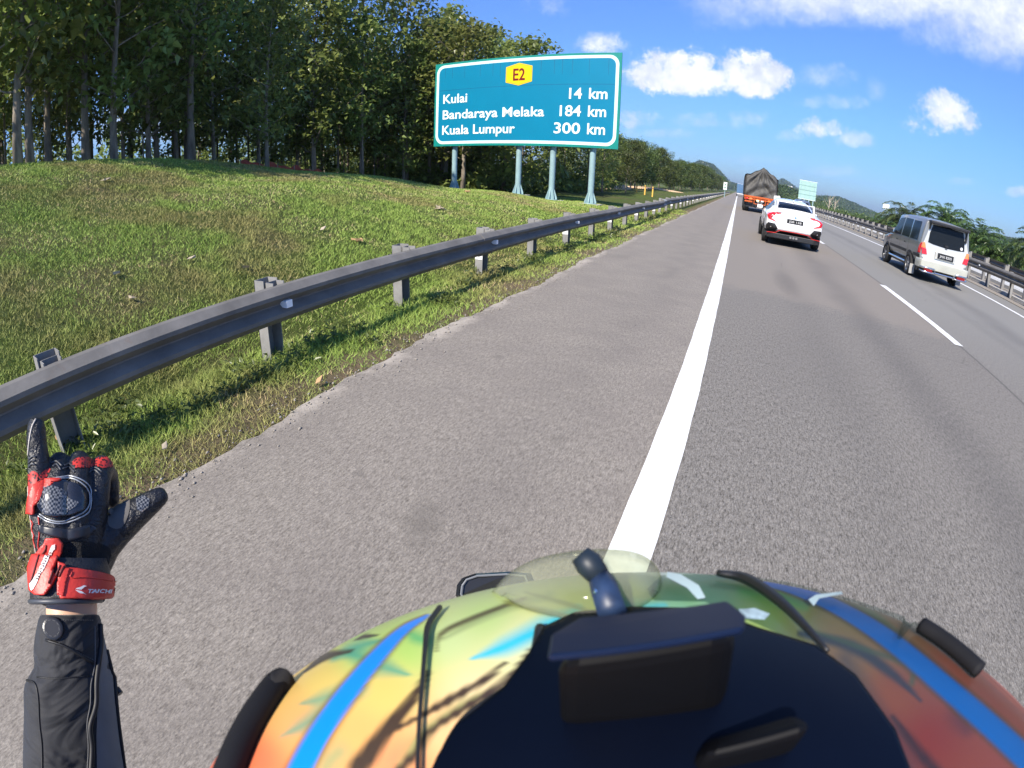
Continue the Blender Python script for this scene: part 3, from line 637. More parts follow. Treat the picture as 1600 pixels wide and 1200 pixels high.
# ------------------------------------------------------------ mown grass on the bank and verge
def grass():
    r = np.random.default_rng(2); n = 900000
    az = np.radians(r.uniform(-112, -3, n)); d = 1.2+26*r.power(1.0, n)**1.35; x = d*np.sin(az); y = d*np.cos(az)
    w = .75 if False else 1; k = (x < edge_x(y)-.01) & (x > -14.5) & (y > -4) & (y < 27); x, y, d = x[k], y[k], d[k]
    # bare patches
    nz = np.sin(x*2.1+np.sin(y*1.7)*1.3)*np.sin(y*1.9+np.sin(x*1.1)*2)+.5*np.sin(x*5.1+y*3.3)*np.sin(y*4.7-x*2)
    near = np.clip(1-np.abs(x+2.45)/.45, 0, 1); keep = r.random(len(x)) < np.clip(.95-.35*(nz < -.3)-.65*near, .12, 1); x, y, d, nz, near = x[keep], y[keep], d[keep], nz[keep], near[keep]; n = len(x)
    rail = np.exp(-((x+3.05)/.38)**2)*(nz > -.4)
    h = (.022+.020*r.random(n)+.075*rail*r.random(n)**2+.015*(nz > .5))*(1+d*.012); lean = r.normal(0, 1, (n, 2))*.75
    z = gz(x, y)-.004; a = r.uniform(0, 6.28, n); wd = (.0024+.00075*d)*r.uniform(.7, 1.4, n)*.55
    B = np.stack([x, y, z], 1); s = np.stack([np.cos(a), np.sin(a), 0*a], 1)*wd[:, None]; T = B+np.stack([lean[:, 0]*h, lean[:, 1]*h, h], 1)
    V = np.stack([B-s, B+s, T], 1).reshape(-1, 3); F = np.arange(n*3).reshape(-1, 3); me = np_mesh('grass', V, F)
    c = np.clip(r.beta(2, 2, n)*.8+.25*(nz < -.2)+.10*near, 0, 1); attr(me, 'rnd', np.repeat(c, 3)); print('blades', n)
    m, t, b = newmat('grass_blade'); A = t.node('ShaderNodeAttribute', attribute_name='rnd').outputs['Fac']; P = t.node('ShaderNodeNewGeometry').outputs['Position']
    c = t.ramp(A, [(0, (.13, .195, .035)), (.45, (.26, .375, .075)), (.82, (.43, .49, .14)), (.92, (.55, .48, .25)), (1, (.55, .39, .23))])
    br = t.math('MULTIPLY', t.mr(t.noise(P, .42, 4, .6), .50, .62), .6); c = t.mix(br, c, t.mix(A, (.21, .145, .07), (.44, .29, .17)))
    t.link(c, b.inputs['Base Color']); b.inputs['Roughness'].default_value = .7; b.inputs['Specular IOR Level'].default_value = .2
    tag(link('grass', me, m), 'short mown grass with brown worn patches on the bank and verge', 'grass', kind='stuff')
grass()
def weeds():
    r = np.random.default_rng(77); n = 9000; cy2 = r.uniform(-1, 26, 130); cx2 = -3.05+r.normal(0, .22, 130); k = r.integers(0, 130, n)
    x = cx2[k]+r.normal(0, .07, n); y = cy2[k]+r.normal(0, .09, n); C = np.stack([x, y, gz(x, y)+.01+.09*r.random(n)**2], 1); D = r.normal(0, 1, (n, 3)); D[:, 2] = np.abs(D[:, 2])*.7
    l = r.uniform(.025, .075, n); V, F = leaves(C, D, l, l*.4, r); me = np_mesh('weeds', V, F); attr(me, 'rnd', np.repeat(r.beta(2, 2.5, n), 5)); tag(link('weeds', me, lf_bush), 'broad-leaved weeds growing thick under the guardrail', 'weeds', kind='stuff')
    n = 3200; y = -2+30*r.random(n)**1.3; x = edge_x(y)+r.normal(.0, .11, n); s = .0035+.011*r.random(n)**3; V = []; F = []
    base = np.array([(1, 0, 0), (-1, 0, 0), (0, 1, 0), (0, -1, 0), (0, 0, 1), (0, 0, -.3)], float); Fb = np.array([(0, 2, 4), (2, 1, 4), (1, 3, 4), (3, 0, 4), (2, 0, 5), (1, 2, 5), (3, 1, 5), (0, 3, 5)])
    V = (base[None]*r.uniform(.6, 1.3, (n, 6, 1))*s[:, None, None]*[1, 1.2, .7]+np.stack([x, y, np.full(n, .004)], 1)[:, None]).reshape(-1, 3); F = (Fb[None]+6*np.arange(n)[:, None, None]).reshape(-1, 3)
    me = np_mesh('gravel', V, F); tag(link('gravel', me, mat('grit_stone', (.30, .27, .23), .9, var=.45, vscale=25)), 'loose grit and small stones strewn along the asphalt edge', 'gravel', kind='stuff')
weeds()
# fallen teak leaves on the bank
dl = mat('dry_leaf', (.42, .27, .13), .8, var=.25); dl2 = mat('bleached_leaf', (.42, .35, .25), .8, var=.3)
for k, (px, py, s, mm) in enumerate([(183, 432, .11, dl2), (165, 284, .16, dl2), (562, 379, .13, dl), (505, 361, .09, dl2), (300, 410, .09, dl2), (690, 327, .2, dl2), (385, 424, .10, dl), (262, 712, .05, dl2), (500, 604, .06, dl), (730, 300, .16, dl), (208, 470, .08, dl2), (96, 690, .1, dl)]):
    v = pray(px, py); lo, hi = 1.0, 60.0
    for _ in range(200):
        p = CAM+v*lo
        if p.z < ground_z(p.x, p.y)+.03: break
        lo += .12
    mb = MB(); rr = random.Random(k)
    for q in range(3 if s > .12 else 1):
        a = rr.uniform(0, 6.28); c = Vector((rr.uniform(-s, s)*.5*(q > 0), rr.uniform(-s, s)*.5*(q > 0), .02)); u = Vector((math.cos(a), math.sin(a), rr.uniform(-.1, .4)))*s*.6; w = Vector((-math.sin(a), math.cos(a), rr.uniform(-.2, .3)))*s*.32
        mb.add([c-u, c-u*.2+w, c+u, c-u*.2-w, c-u+Vector((0, 0, .006)), c-u*.2+w+Vector((0, 0, .02)), c+u+Vector((0, 0, .03)), c-u*.2-w+Vector((0, 0, .006))], [(0, 1, 2, 3), (4, 7, 6, 5), (0, 4, 5, 1), (1, 5, 6, 2), (2, 6, 7, 3), (3, 7, 4, 0)])
    o = mb.build('fallen_leaf', mm); o.location = (p.x, p.y, ground_z(p.x, p.y)+.025)
    where = ['bleached curled leaf lying low on the bank between the first two posts', 'pale leaf scatter near the crest of the bank under the trees', 'orange-brown leaf on the bank behind the middle posts', 'tiny pale leaf on the bank slope above the rail',
             'small pale leaf on the mid slope of the bank', 'long pale dead frond piece on the grass below the big sign', 'small brown leaf just above the guardrail on the bank', 'curled pale leaf at the broken asphalt edge by the raised glove', 'brown leaf at the asphalt edge past the second post',
             'yellow leaf on the grass between the sign posts', 'pale leaf lying on the lower bank slope', 'brown leaf under the guardrail near the raised little finger'][k]
    tag(o, where, 'leaf', 'fallen leaves on the grass')
# ------------------------------------------------------------ big blue distance sign
S0 = Vector((-13.5, 21.1, 2.57)); S1 = Vector((-4.84, 20.5, 2.57)); SW = (S1-S0).length; SH = 3.86
ux = (S1-S0).normalized(); uz = Vector((0, 0, 1)); un = ux.cross(uz)          # un faces the traffic (-y)
def SP(u, v, o=0.): return S0+ux*u+uz*v+un*o
root = empty('distance_sign', tuple(S0+ux*SW/2-uz*2.57)); tag(root, 'large blue motorway distance sign on four grey legs beyond the guardrail', 'road sign')
def sattach(o): o.parent = root; o.location = -root.location; return o
def sheet(name, outline, o0, o1, m, hole=None):
    mb = MB(); n = len(outline)
    if hole is None:
        mb.add([SP(u, v, o0) for u, v in outline]+[SP(u, v, o1) for u, v in outline], [tuple(range(n)), tuple(range(2*n-1, n-1, -1))]+[(i, (i+1) % n, (i+1) % n+n, i+n) for i in range(n)])
    else:
        mb.add([SP(u, v, o1) for u, v in outline]+[SP(u, v, o1) for u, v in hole], [(i, (i+1) % n, (i+1) % n+n, i+n) for i in range(n)])
    return sattach(mb.build(name, m))
def rrect(u0, v0, u1, v1, r, n=7):
    out = []
    for cx, cz, a0 in ((u1-r, v0+r, -90), (u1-r, v1-r, 0), (u0+r, v1-r, 90), (u0+r, v0+r, 180)):
        for k in range(n+1): a = math.radians(a0+90*k/n); out.append((cx+r*math.cos(a), cz+r*math.sin(a)))
    return out
sb, t, b = newmat('sign_blue_sheeting'); tc = t.node('ShaderNodeNewGeometry').outputs['Position']
t.link(t.mix(t.noise(tc, 1.2, 5), (.0, .175, .31), (.0, .205, .36)), b.inputs['Base Color']); b.inputs['Roughness'].default_value = .35
sg = mat('sign_green_edge', (.0, .22, .19), .45, var=.1); sw = mat('sign_white_sheeting', (.62, .88, .88), .4, var=.05, vscale=3); swt = mat('sign_letter_white', (.80, .90, .90), .4, var=.04)
sy = mat('sign_yellow', (.85, .56, .0), .4, var=.06); sr = mat('sign_maroon', (.16, .005, .01), .4, var=.05); sgr = mat('shield_green', (.10, .34, .06), .4)
sback = mat('sign_back_metal', (.34, .36, .37), .5, .4); leg_m = mat('pale_blue_steel_paint', (.27, .40, .42), .45, var=.18, vscale=3, bump=.1)
sheet('panel', [(-.06, -.06), (SW+.06, -.06), (SW+.06, SH+.06), (-.06, SH+.06)], -.05, 0, sg)
sheet('panel_face', rrect(.06, .06, SW-.06, SH-.06, .36), .0, .004, sb)
sheet('white_border', rrect(.04, .04, SW-.04, SH-.04, .40), 0, .008, sw, hole=rrect(.17, .17, SW-.17, SH-.17, .30))
sheet('panel_joint', [(.2, 2.585), (SW-.2, 2.575), (SW-.2, 2.588), (.2, 2.598)], .003, .0055, mat('joint_dark', (.0, .07, .17), .6))
hexa = lambda cx, cz, w, h: [(cx-w/2, cz-h*.34), (cx, cz-h/2), (cx+w/2, cz-h*.34), (cx+w/2, cz+h*.34), (cx, cz+h/2), (cx-w/2, cz+h*.34)]
sheet('route_shield', hexa(4.28, 3.10, 1.24, 1.02), .004, .010, sy); sheet('shield_line', hexa(4.28, 3.10, 1.16, .94), 0, .0125, sgr, hole=hexa(4.28, 3.10, 1.125, .905))
def words_on(txt, u0, u1, v0, cap, m, name='lettering', bold=.016, off=.012, th=.004):
    V2, Fs = text_fit(txt, u0, u1, v0, cap, bold); mb = MB(); mb.add([SP(u, v, off+th) for u, v in V2], Fs)
    me = bpy.data.meshes.new(name); me.from_pydata(mb.v, [], mb.f); return sattach(link(name, me, m))
stn, t, b = newmat('sign_streak'); b.inputs['Base Color'].default_value = (.0, .12, .22, 1); b.inputs['Roughness'].default_value = .6
for q in range(14):
    uu = .5+q*.58+.2*math.sin(q*5); l_ = .25+.35*abs(math.sin(q*3.1)); sheet('dirt_streak', [(uu, 3.4-l_), (uu+.012, 3.4-l_), (uu+.018, 3.68), (uu-.006, 3.68)], .004, .0052, stn)
words_on('E2', 4.01, 4.57, 2.83, .55, sr, off=.014)
words_on('Kulai', .44, 1.74, 1.97, .44, swt); words_on('Bandaraya Melaka', .43, 5.52, 1.22, .44, swt); words_on('Kuala Lumpur', .42, 4.18, .49, .44, swt)
words_on('14', 6.59, 7.14, 1.97, .47, swt); words_on('km', 7.44, 8.21, 1.97, .47, swt); words_on('184', 6.21, 7.13, 1.23, .47, swt); words_on('km', 7.43, 8.19, 1.23, .47, swt)
words_on('300', 5.98, 7.13, .50, .47, swt); words_on('km', 7.43, 8.18, .50, .47, swt)
for zc in (.7, 1.9, 3.1):
    mb = MB(); mb.add([SP(u, v, o) for u in (.1, SW-.1) for v in (zc-.05, zc+.05) for o in (-.052, -.16)], [(0, 1, 3, 2), (4, 6, 7, 5), (0, 4, 5, 1), (2, 3, 7, 6), (0, 2, 6, 4), (1, 5, 7, 3)]); sattach(mb.build('back_rail', sback))
conc = mat('plinth_concrete', (.42, .40, .34), .9, var=.3, vscale=5, bump=.3)
for (px, py, u) in ((711, 303, .95), (812, 318, 4.28), (863, 321, 5.87), (918, 325, 7.62)):
    c = S0+ux*u+un*(-.16-.12); gx_, gy_ = c.x, c.y; g = ground_z(gx_, gy_); base = CAM+pray(px, py)*((c.y-CAM.y)/pray(px, py).y); zb = max(base.z, g+.03)
    mb = MB(); mb.tube([(gx_, gy_, zb+.02), (gx_, gy_, 2.57+SH-.15)], .125, 16)
    o = sattach(mb.build('leg', leg_m, smooth=True, bevel=.002)); 
    mb = MB(); mb.tube([(gx_, gy_, zb+.0), (gx_, gy_, zb+.035)], .26, 16)
    for k in range(8):
        a = k*math.pi/4; M_ = Matrix.Translation((gx_, gy_, zb+.036))@Matrix.Rotation(a, 4, 'Z')@Matrix.Rotation(math.pi/2, 4, 'X'); mb.prism([(.115, 0), (.255, 0), (.255, .06), (.13, .42), (.115, .42)], -.008, .008, M_)
    f = mb.build('base_flange', leg_m, o)
    mb = MB(); mb.box((gx_-.42, gy_-.42, min(g, zb)-.4), (gx_+.42, gy_+.42, zb-.001)); mb.build('plinth', conc, o, bevel=.012)

# ------------------------------------------------------------ far signs
mw = mat('white_sign_face', (.80, .83, .80), .4, var=.05); dk = mat('sign_print_dark', (.05, .08, .07), .5)
def px_sign(name, label, cat, x0, y0, x1, y1, Y, face, legs, ground, roll=0):
    a = onY(x0, y1, Y); b_ = onY(x1, y0, Y); w = b_.x-a.x; h = b_.z-a.z; r_ = empty(name, ((a.x+b_.x)/2, Y, ground)); tag(r_, label, cat); z0 = a.z-ground
    mb = MB(); mb.box((-w/2, 0, z0), (w/2, .05, z0+h)); mb.build('panel', face, r_)
    for q in legs: mb = MB(); mb.tube([(w*q, .1, 0), (w*q, .1, z0+h*.9)], .06 if h < 2 else .12, 8); mb.build('leg', leg_m, r_)
    return r_, w, h, z0
rs, w, h, z0 = px_sign('kilometre_sign', 'small white rectangular sign on a post at the end of the guardrail', 'road sign', 1130, 285, 1136.5, 296, 95, mw, (0,), -.1)
mb = MB(); mb.box((-w*.22, -.006, z0+h*.55), (w*.22, -.002, z0+h*.8)); mb.box((-w*.3, -.006, z0+h*.2), (w*.3, -.002, z0+h*.36)); mb.build('print', mat('sign_print_green', (.12, .28, .18), .5), rs)
pale = mat('pale_green_sign_back', (.29, .45, .40), .5, var=.12, vscale=.6)
rs, w, h, z0 = px_sign('gantry_side_sign', 'large pale green sign seen from behind, standing on four legs past the white car', 'road sign', 1247, 286, 1277, 309, 130, pale, (-.38, -.13, .13, .38), -.3)
for k in range(1, 4): mb = MB(); mb.box((-w/2+.02, -.05, z0+h*k/4-.05), (w/2-.02, -.002, z0+h*k/4+.05)); mb.build('rib', mat('rib_grey_green', (.20, .33, .30), .5), rs)
for zz_ in (z0-.08, z0+h): mb = MB(); mb.box((-w/2-.06, -.03, zz_), (w/2+.06, -.001, zz_+.08)); mb.build('frame_bar', mw, rs)
rs, w, h, z0 = px_sign('billboard', 'tiny white billboard above the palms on the far hillside', 'billboard', 1379, 320, 1390, 326, 300, mw, (-.3, .3), -10)
wb = mat('white_building_wall', (.8, .8, .78), .7)
def small_house(px, py, Y, w, h, label):
    c = onY(px, py, Y); r_ = empty('far_building', (c.x, Y, c.z-h)); tag(r_, label, 'building'); mb = MB(); mb.box((-w/2, 0, 0), (w/2, w*.4, h)); mb.build('wall', wb, r_)
    mb = MB(); mb.prism([(-.5, h), (w*.4+.5, h), (w*.2, h+h*.35)], -w/2-.4, w/2+.4, Matrix(((0, 0, 1, 0), (1, 0, 0, 0), (0, 1, 0, 0), (0, 0, 0, 1)))); mb.build('roof', mat('far_roof', (.55, .52, .48), .7), r_)
    for k in range(5): mb = MB(); mb.box((-w*.42+k*w*.18, -.05, h*.35), (-w*.42+k*w*.18+w*.1, -.002, h*.7)); mb.build('window', mat('far_window', (.1, .12, .14), .2), r_)
small_house(1231, 292, 600, 10, 4, 'long white building on the hill between the truck and the pale green sign')
# ------------------------------------------------------------ roadside bits beyond the sign
ym = mat('yellow_post_paint', (.75, .45, .08), .6)
for k, (px, py) in enumerate(((994, 307), (1007, 309), (1019, 310), (962, 303), (950, 304))):
    v = pray(px, py); Yp = [46, 43, 41, 52, 53][k]; c = CAM+v*(Yp/v.y); g = ground_z(c.x, c.y); hh = max(.55, c.z-g+.55)
    mb = MB(); mb.box((-.05, -.05, -.1), (.05, .05, .8)); o = empty('marker_post', (c.x, c.y, g)); mb.build('post', ym if k < 3 else mat('bleached_post', (.7, .6, .5), .7), o, bevel=.008)
    mb = MB(); mb.box((-.052, -.052, .62), (.052, .052, .72)); mb.build('band', mat('band_brown', (.3, .16, .06), .6), o)
    tag(o, f'stubby {"yellow" if k < 3 else "bleached"} marker post on the grass beyond the sign, {ORD[k]} from the small tree' , 'post', 'marker posts beyond the sign')
def mound(px, py, Y, w, d, h, colr, label):
    c = onY(px, py, Y); g = ground_z(c.x, c.y); mb = MB(); rr = random.Random(int(px)); R = []
    for j in range(7):
        t_ = j/6*math.pi/2; R.append([Vector((w*math.cos(t_)*math.cos(a)*(1+.12*math.sin(a*3+j)), d*math.cos(t_)*math.sin(a), h*math.sin(t_)*(1+.1*rr.random())-.05)) for a in [2*math.pi*k/20 for k in range(20)]])
    mb.loft(R); o = mb.build('soil_mound', colr, smooth=True); o.location = (c.x, c.y, g); tag(o, label, 'soil mound')
soil = mat('ochre_soil', (.52, .36, .22), .95, var=.25, vscale=3, bump=.8, bscale=6); mound(964, 303, 58, 1.6, 1.2, .8, soil, 'ochre soil heap at the foot of the trees beyond the sign')
mound(1018, 296, 75, 4.5, 1.5, .35, soil, 'low strip of pale bare soil between the grass and the verge trees')
# orange safety netting among the trunks
v0 = pray(376, 268); v1 = pray(566, 282); A_ = CAM+v0*(-15.4/v0.x); B_ = CAM+v1*(-16.4/v1.x)
nm_, t, b = newmat('orange_netting'); tc = t.node('ShaderNodeNewGeometry').outputs['Position']
t.link(t.mix(t.noise(tc, 5, 4), (.20, .03, .018), (.40, .06, .035)), b.inputs['Base Color']); b.inputs['Roughness'].default_value = .7
r_ = empty('safety_net_fence', (A_.x, A_.y, ground_z(A_.x, A_.y))); tag(r_, 'low red-orange safety netting strung between the trunks behind the bank', 'fence')
mb = MB(); N_ = 40; L_ = B_-A_
for k in range(N_):
    p0 = A_+L_*(k/N_); p1 = A_+L_*((k+1)/N_); zz = lambda p, k: ground_z(p.x, p.y)+.05+.05*math.sin(k*.9)
    a = Vector((p0.x, p0.y, zz(p0, k)))-r_.location; c_ = Vector((p1.x, p1.y, zz(p1, k+1)))-r_.location; hv = Vector((0, 0, .42+.05*math.sin(k*1.7))); h2v = Vector((0, 0, .42+.05*math.sin((k+1)*1.7))); th = Vector((-.02, 0, 0))
    mb.add([a, c_, c_+h2v, a+hv, a+th, c_+th, c_+h2v+th, a+hv+th], [(0, 1, 2, 3), (7, 6, 5, 4), (3, 2, 6, 7), (0, 4, 5, 1)])
mb.build('netting', nm_, r_)
for k in range(0, N_+1, 5): p0 = A_+L_*(k/N_)-r_.location; mb = MB(); mb.tube([(p0.x, p0.y, ground_z(p0.x+r_.location.x, p0.y+r_.location.y)-r_.location.z-.2), (p0.x, p0.y, ground_z(p0.x+r_.location.x, p0.y+r_.location.y)-r_.location.z+.55)], .02, 6); mb.build('stake', bark, r_)
# pale dead tree on the far slope
def bare(px, py, Y, s, label):
    c = onY(px, py, Y); r_ = empty('bare_tree', tuple(c)); tag(r_, label, 'tree'); rr = random.Random(4); mb = MB(); pb = mat('dead_wood', (.50, .42, .32), .9)
    mb.tube([(0, 0, -2), (.1, 0, 2*s), (0, 0, 4*s)], [.14*s, .1*s, .03*s], 6); mb.build('trunk', pb, r_); mb = MB()
    for k in range(14):
        a = rr.uniform(0, 6.28); z = rr.uniform(.8, 3)*s; l = rr.uniform(1.2, 2.2)*s; mb.tube([(0, 0, z), (l*.4*math.cos(a), l*.4*math.sin(a), z+l*.5), (l*.7*math.cos(a), l*.7*math.sin(a), z+l)], [.06*s, .035*s, .012*s], 4)
    mb.build('branches', pb, r_)
bare(1294, 330, 150, 1.1, 'pale leafless tree standing before the green slope past the pale green sign')
bare(1303, 332, 140, .9, 'shorter pale leafless tree beside the taller leafless one')
# ------------------------------------------------------------ vehicles
def paint(name, col, metal=.0, rough=.28):
    m, t, b = newmat(name); P = t.node('ShaderNodeTexCoord').outputs['Object']; n = t.noise(P, 3, 5)
    c = t.mix(n, tuple(v*.92 for v in col), tuple(min(1, v*1.06) for v in col)); sz = t.node('ShaderNodeSeparateXYZ'); t.link(P, sz.inputs[0])
    dirt = t.math('MULTIPLY', t.mr(t.math('ADD', sz.outputs[2], t.math('MULTIPLY', n, .3)), .75, .35), .35); c = t.mix(dirt, c, (.22, .19, .15))
    t.link(c, b.inputs['Base Color']); b.inputs['Roughness'].default_value = rough; b.inputs['Metallic'].default_value = metal; b.inputs['Coat Weight'].default_value = .8; b.inputs['Coat Roughness'].default_value = .05; return m
glass_m = mat('tinted_car_glass', (.010, .012, .014), .15, var=.1, coat=0., spec=.18); blk = mat('black_plastic', (.018, .018, .02), .45, var=.2); rub = mat('tyre_rubber', (.022, .022, .022), .85, var=.2, bump=.3, bscale=40)
rim_m = mat('alloy_rim', (.55, .55, .55), .3, .9, var=.06); red_l = mat('red_lamp_lens', (.55, .012, .012), .12, var=.1, coat=1.); amb_l = mat('amber_lamp_lens', (.85, .22, .05), .15, var=.1, coat=1.); clr_l = mat('clear_lamp_lens', (.75, .70, .70), .12, var=.1, coat=1.)
plate_m = mat('plate_black', (.01, .01, .01), .4); platew = mat('plate_white_characters', (.60, .60, .60), .5); chrome = mat('chrome', (.75, .75, .75), .12, 1., var=.03); red_t = mat('red_trim', (.5, .02, .015), .35)
def ring(y, zb, wb, zm, wm_, zs, ws, zt, wt, lean=0., crown=.03):
    h = [(0, zb), (wb*.85, zb), (wb, zb+.07), (wm_, zm), (ws, zs), (ws*.992, zs+.03), ((ws+wt*2)/3+.01, zs+(zt-zs)*.6), (wt, zt-.05), (wt*.86, zt), (wt*.45, zt+crown*.8), (0, zt+crown)]
    full = [(x, z) for x, z in h]+[(-x, z) for x, z in h[-2:0:-1]]
    return [Vector((x, y+lean*(z-zb), z)) for x, z in full]
def side_ray(sg): return lambda u, v: (Vector((sg*3, u, v)), Vector((-sg, 0, 0)))
rear_ray = lambda u, v: (Vector((u, -4, v)), Vector((0, 1, 0)))
top_ray = lambda u, v: (Vector((u, v, 4)), Vector((0, 0, -1)))
def circ(cx, cy, r, a0=0, a1=360, n=20): return [(cx+r*math.cos(math.radians(a0+(a1-a0)*k/n)), cy+r*math.sin(math.radians(a0+(a1-a0)*k/n))) for k in range(n+(a1-a0 < 360))]
def wheel(root, x, y, r, w, sg, spokes=5):
    mb = MB(); prof = [(r*.62, -w/2), (r*.9, -w/2), (r, -w*.36), (r*1.0, w*.36), (r*.9, w/2), (r*.62, w/2), (r*.60, 0)]; R = []
    for k in range(28):
        a = 2*math.pi*k/28; R.append([Vector((q, p*math.cos(a), p*math.sin(a))) for p, q in prof])
    mb.loft(R+[R[0]], caps=False); wh = empty('wheel', (x, y, r)); wh.parent = root; mb.build('tyre', rub, wh, smooth=True, bevel=0)
    mb = MB(); mb.tube([(sg*w*.1, 0, 0), (sg*w*.16, 0, 0)], r*.61, 24); mb.build('wheel_disc', blk, wh)
    mb = MB(); mb.tube([(sg*w*.30, 0, 0), (sg*w*.43, 0, 0)], r*.16, 12)
    for k in range(spokes):
        a = 2*math.pi*k/spokes; M_ = Matrix.Rotation(a, 4, 'X'); xs_ = sorted((sg*w*.22, sg*w*.38)); mb.box((xs_[0], -r*.085, r*.1), (xs_[1], r*.085, r*.6), M_)
    R = [[Vector((sg*w*q, p*math.cos(2*math.pi*k/24), p*math.sin(2*math.pi*k/24))) for p, q in ((r*.56, .2), (r*.63, .2), (r*.63, .44), (r*.57, .40))] for k in range(24)]; mb.loft(R+[R[0]], caps=False); mb.build('rim', rim_m, wh)
def plate(root, c, w, h, txt, tilt=0.):
    p_ = MB(); p_.box((-w/2, -.012, -h/2), (w/2, .0, h/2)); o = p_.build('number_plate', plate_m, root, bevel=.004); o.location = c; o.rotation_euler = (tilt, 0, 0)
    V2, F_ = text_fit(txt, -w*.38, w*.38, -h*.24, h*.48, .0); me = bpy.data.meshes.new('plate_lettering'); me.from_pydata([(u, -.0135, v) for u, v in V2], [], F_); link('plate_lettering', me, platew, o)
def car_patch(B, root, name, poly, rf, m, off=.006, ml=.12): return drape(name, poly, rf, B, off, m, root, ml)
# --- silver van -------------------------------------------------
van = empty('silver_van', (6.22, 14.75, 0)); tag(van, 'silver grey people carrier with a tinted rear window in the outer lane', 'van')
vp = paint('silver_paint_shaded', (.24, .245, .235), .35, .32); vrear = paint('silver_paint_lit', (.56, .56, .53), .25, .3); vbump = paint('champagne_bumper', (.52, .53, .46), .2, .35)  # side shade is put into the darker body silver; tailgate keeps the lit tone
S = [ring(0.06, .52, .70, .66, .76, 1.00, .775, 1.66, .66, .10, .02), ring(.18, .46, .76, .66, .81, 1.00, .825, 1.70, .70, .04, .03), ring(.9, .42, .79, .64, .835, 1.0, .835, 1.735, .725), ring(1.9, .40, .79, .64, .835, 1.0, .835, 1.745, .725), ring(2.75, .40, .79, .64, .835, .99, .83, 1.71, .69),
     ring(3.10, .40, .79, .64, .83, .98, .82, 1.50, .60), ring(3.45, .40, .78, .64, .82, .96, .80, 1.14, .62), ring(3.6, .40, .78, .62, .81, .92, .79, 1.05, .68), ring(4.2, .42, .74, .6, .77, .84, .75, .93, .64), ring(4.42, .48, .62, .58, .66, .74, .64, .80, .52)]
mb = MB(); mb.loft(S); vb = mb.build('body', vp, van, smooth=True); vb.modifiers.new('w', 'WEIGHTED_NORMAL'); B = bvh(vb.data)
lite = [(.0, .60), (.735, .60), (.755, 1.0), (.66, 1.30), (.56, 1.62), (.0, 1.64), (-.56, 1.62), (-.66, 1.30), (-.755, 1.0), (-.735, .60)]
car_patch(B, van, 'tailgate', lite, rear_ray, vrear, .012)
car_patch(B, van, 'rear_window', [(-.60, 1.08), (-.42, 1.05), (.0, 1.03), (.42, 1.05), (.60, 1.08), (.575, 1.35), (.50, 1.585), (.0, 1.61), (-.50, 1.585), (-.575, 1.35)], rear_ray, glass_m, .02)
mb = MB(); mb.cbox((0, .08, 1.655), (1.26, .30, .085)); mb.cbox((.60, .10, 1.48), (.05, .06, .34)); mb.cbox((-.60, .10, 1.55), (.05, .06, .20)); mb.build('roof_spoiler', blk, van, bevel=.02)
car_patch(B, van, 'roof_skin', [(-.64, .34), (.64, .34), (.64, 2.8), (-.64, 2.8)], top_ray, mat('van_roof_grey', (.14, .145, .145), .35, coat=.4), .004, .3)
mb = MB(); mb.tube([(-.05, .115, 1.10), (.38, .13, 1.13)], .008, 5); mb.cbox((0, .09, 1.09), (.10, .05, .05)); mb.build('rear_wiper', blk, van)
mb = MB(); mb.tube([(.0, .095, 1.02), (.0, .115, 1.02)], .045, 16); mb.build('emblem', chrome, van)
car_patch(B, van, 'round_sticker', circ(.50, 1.13, .045), rear_ray, platew, .026)
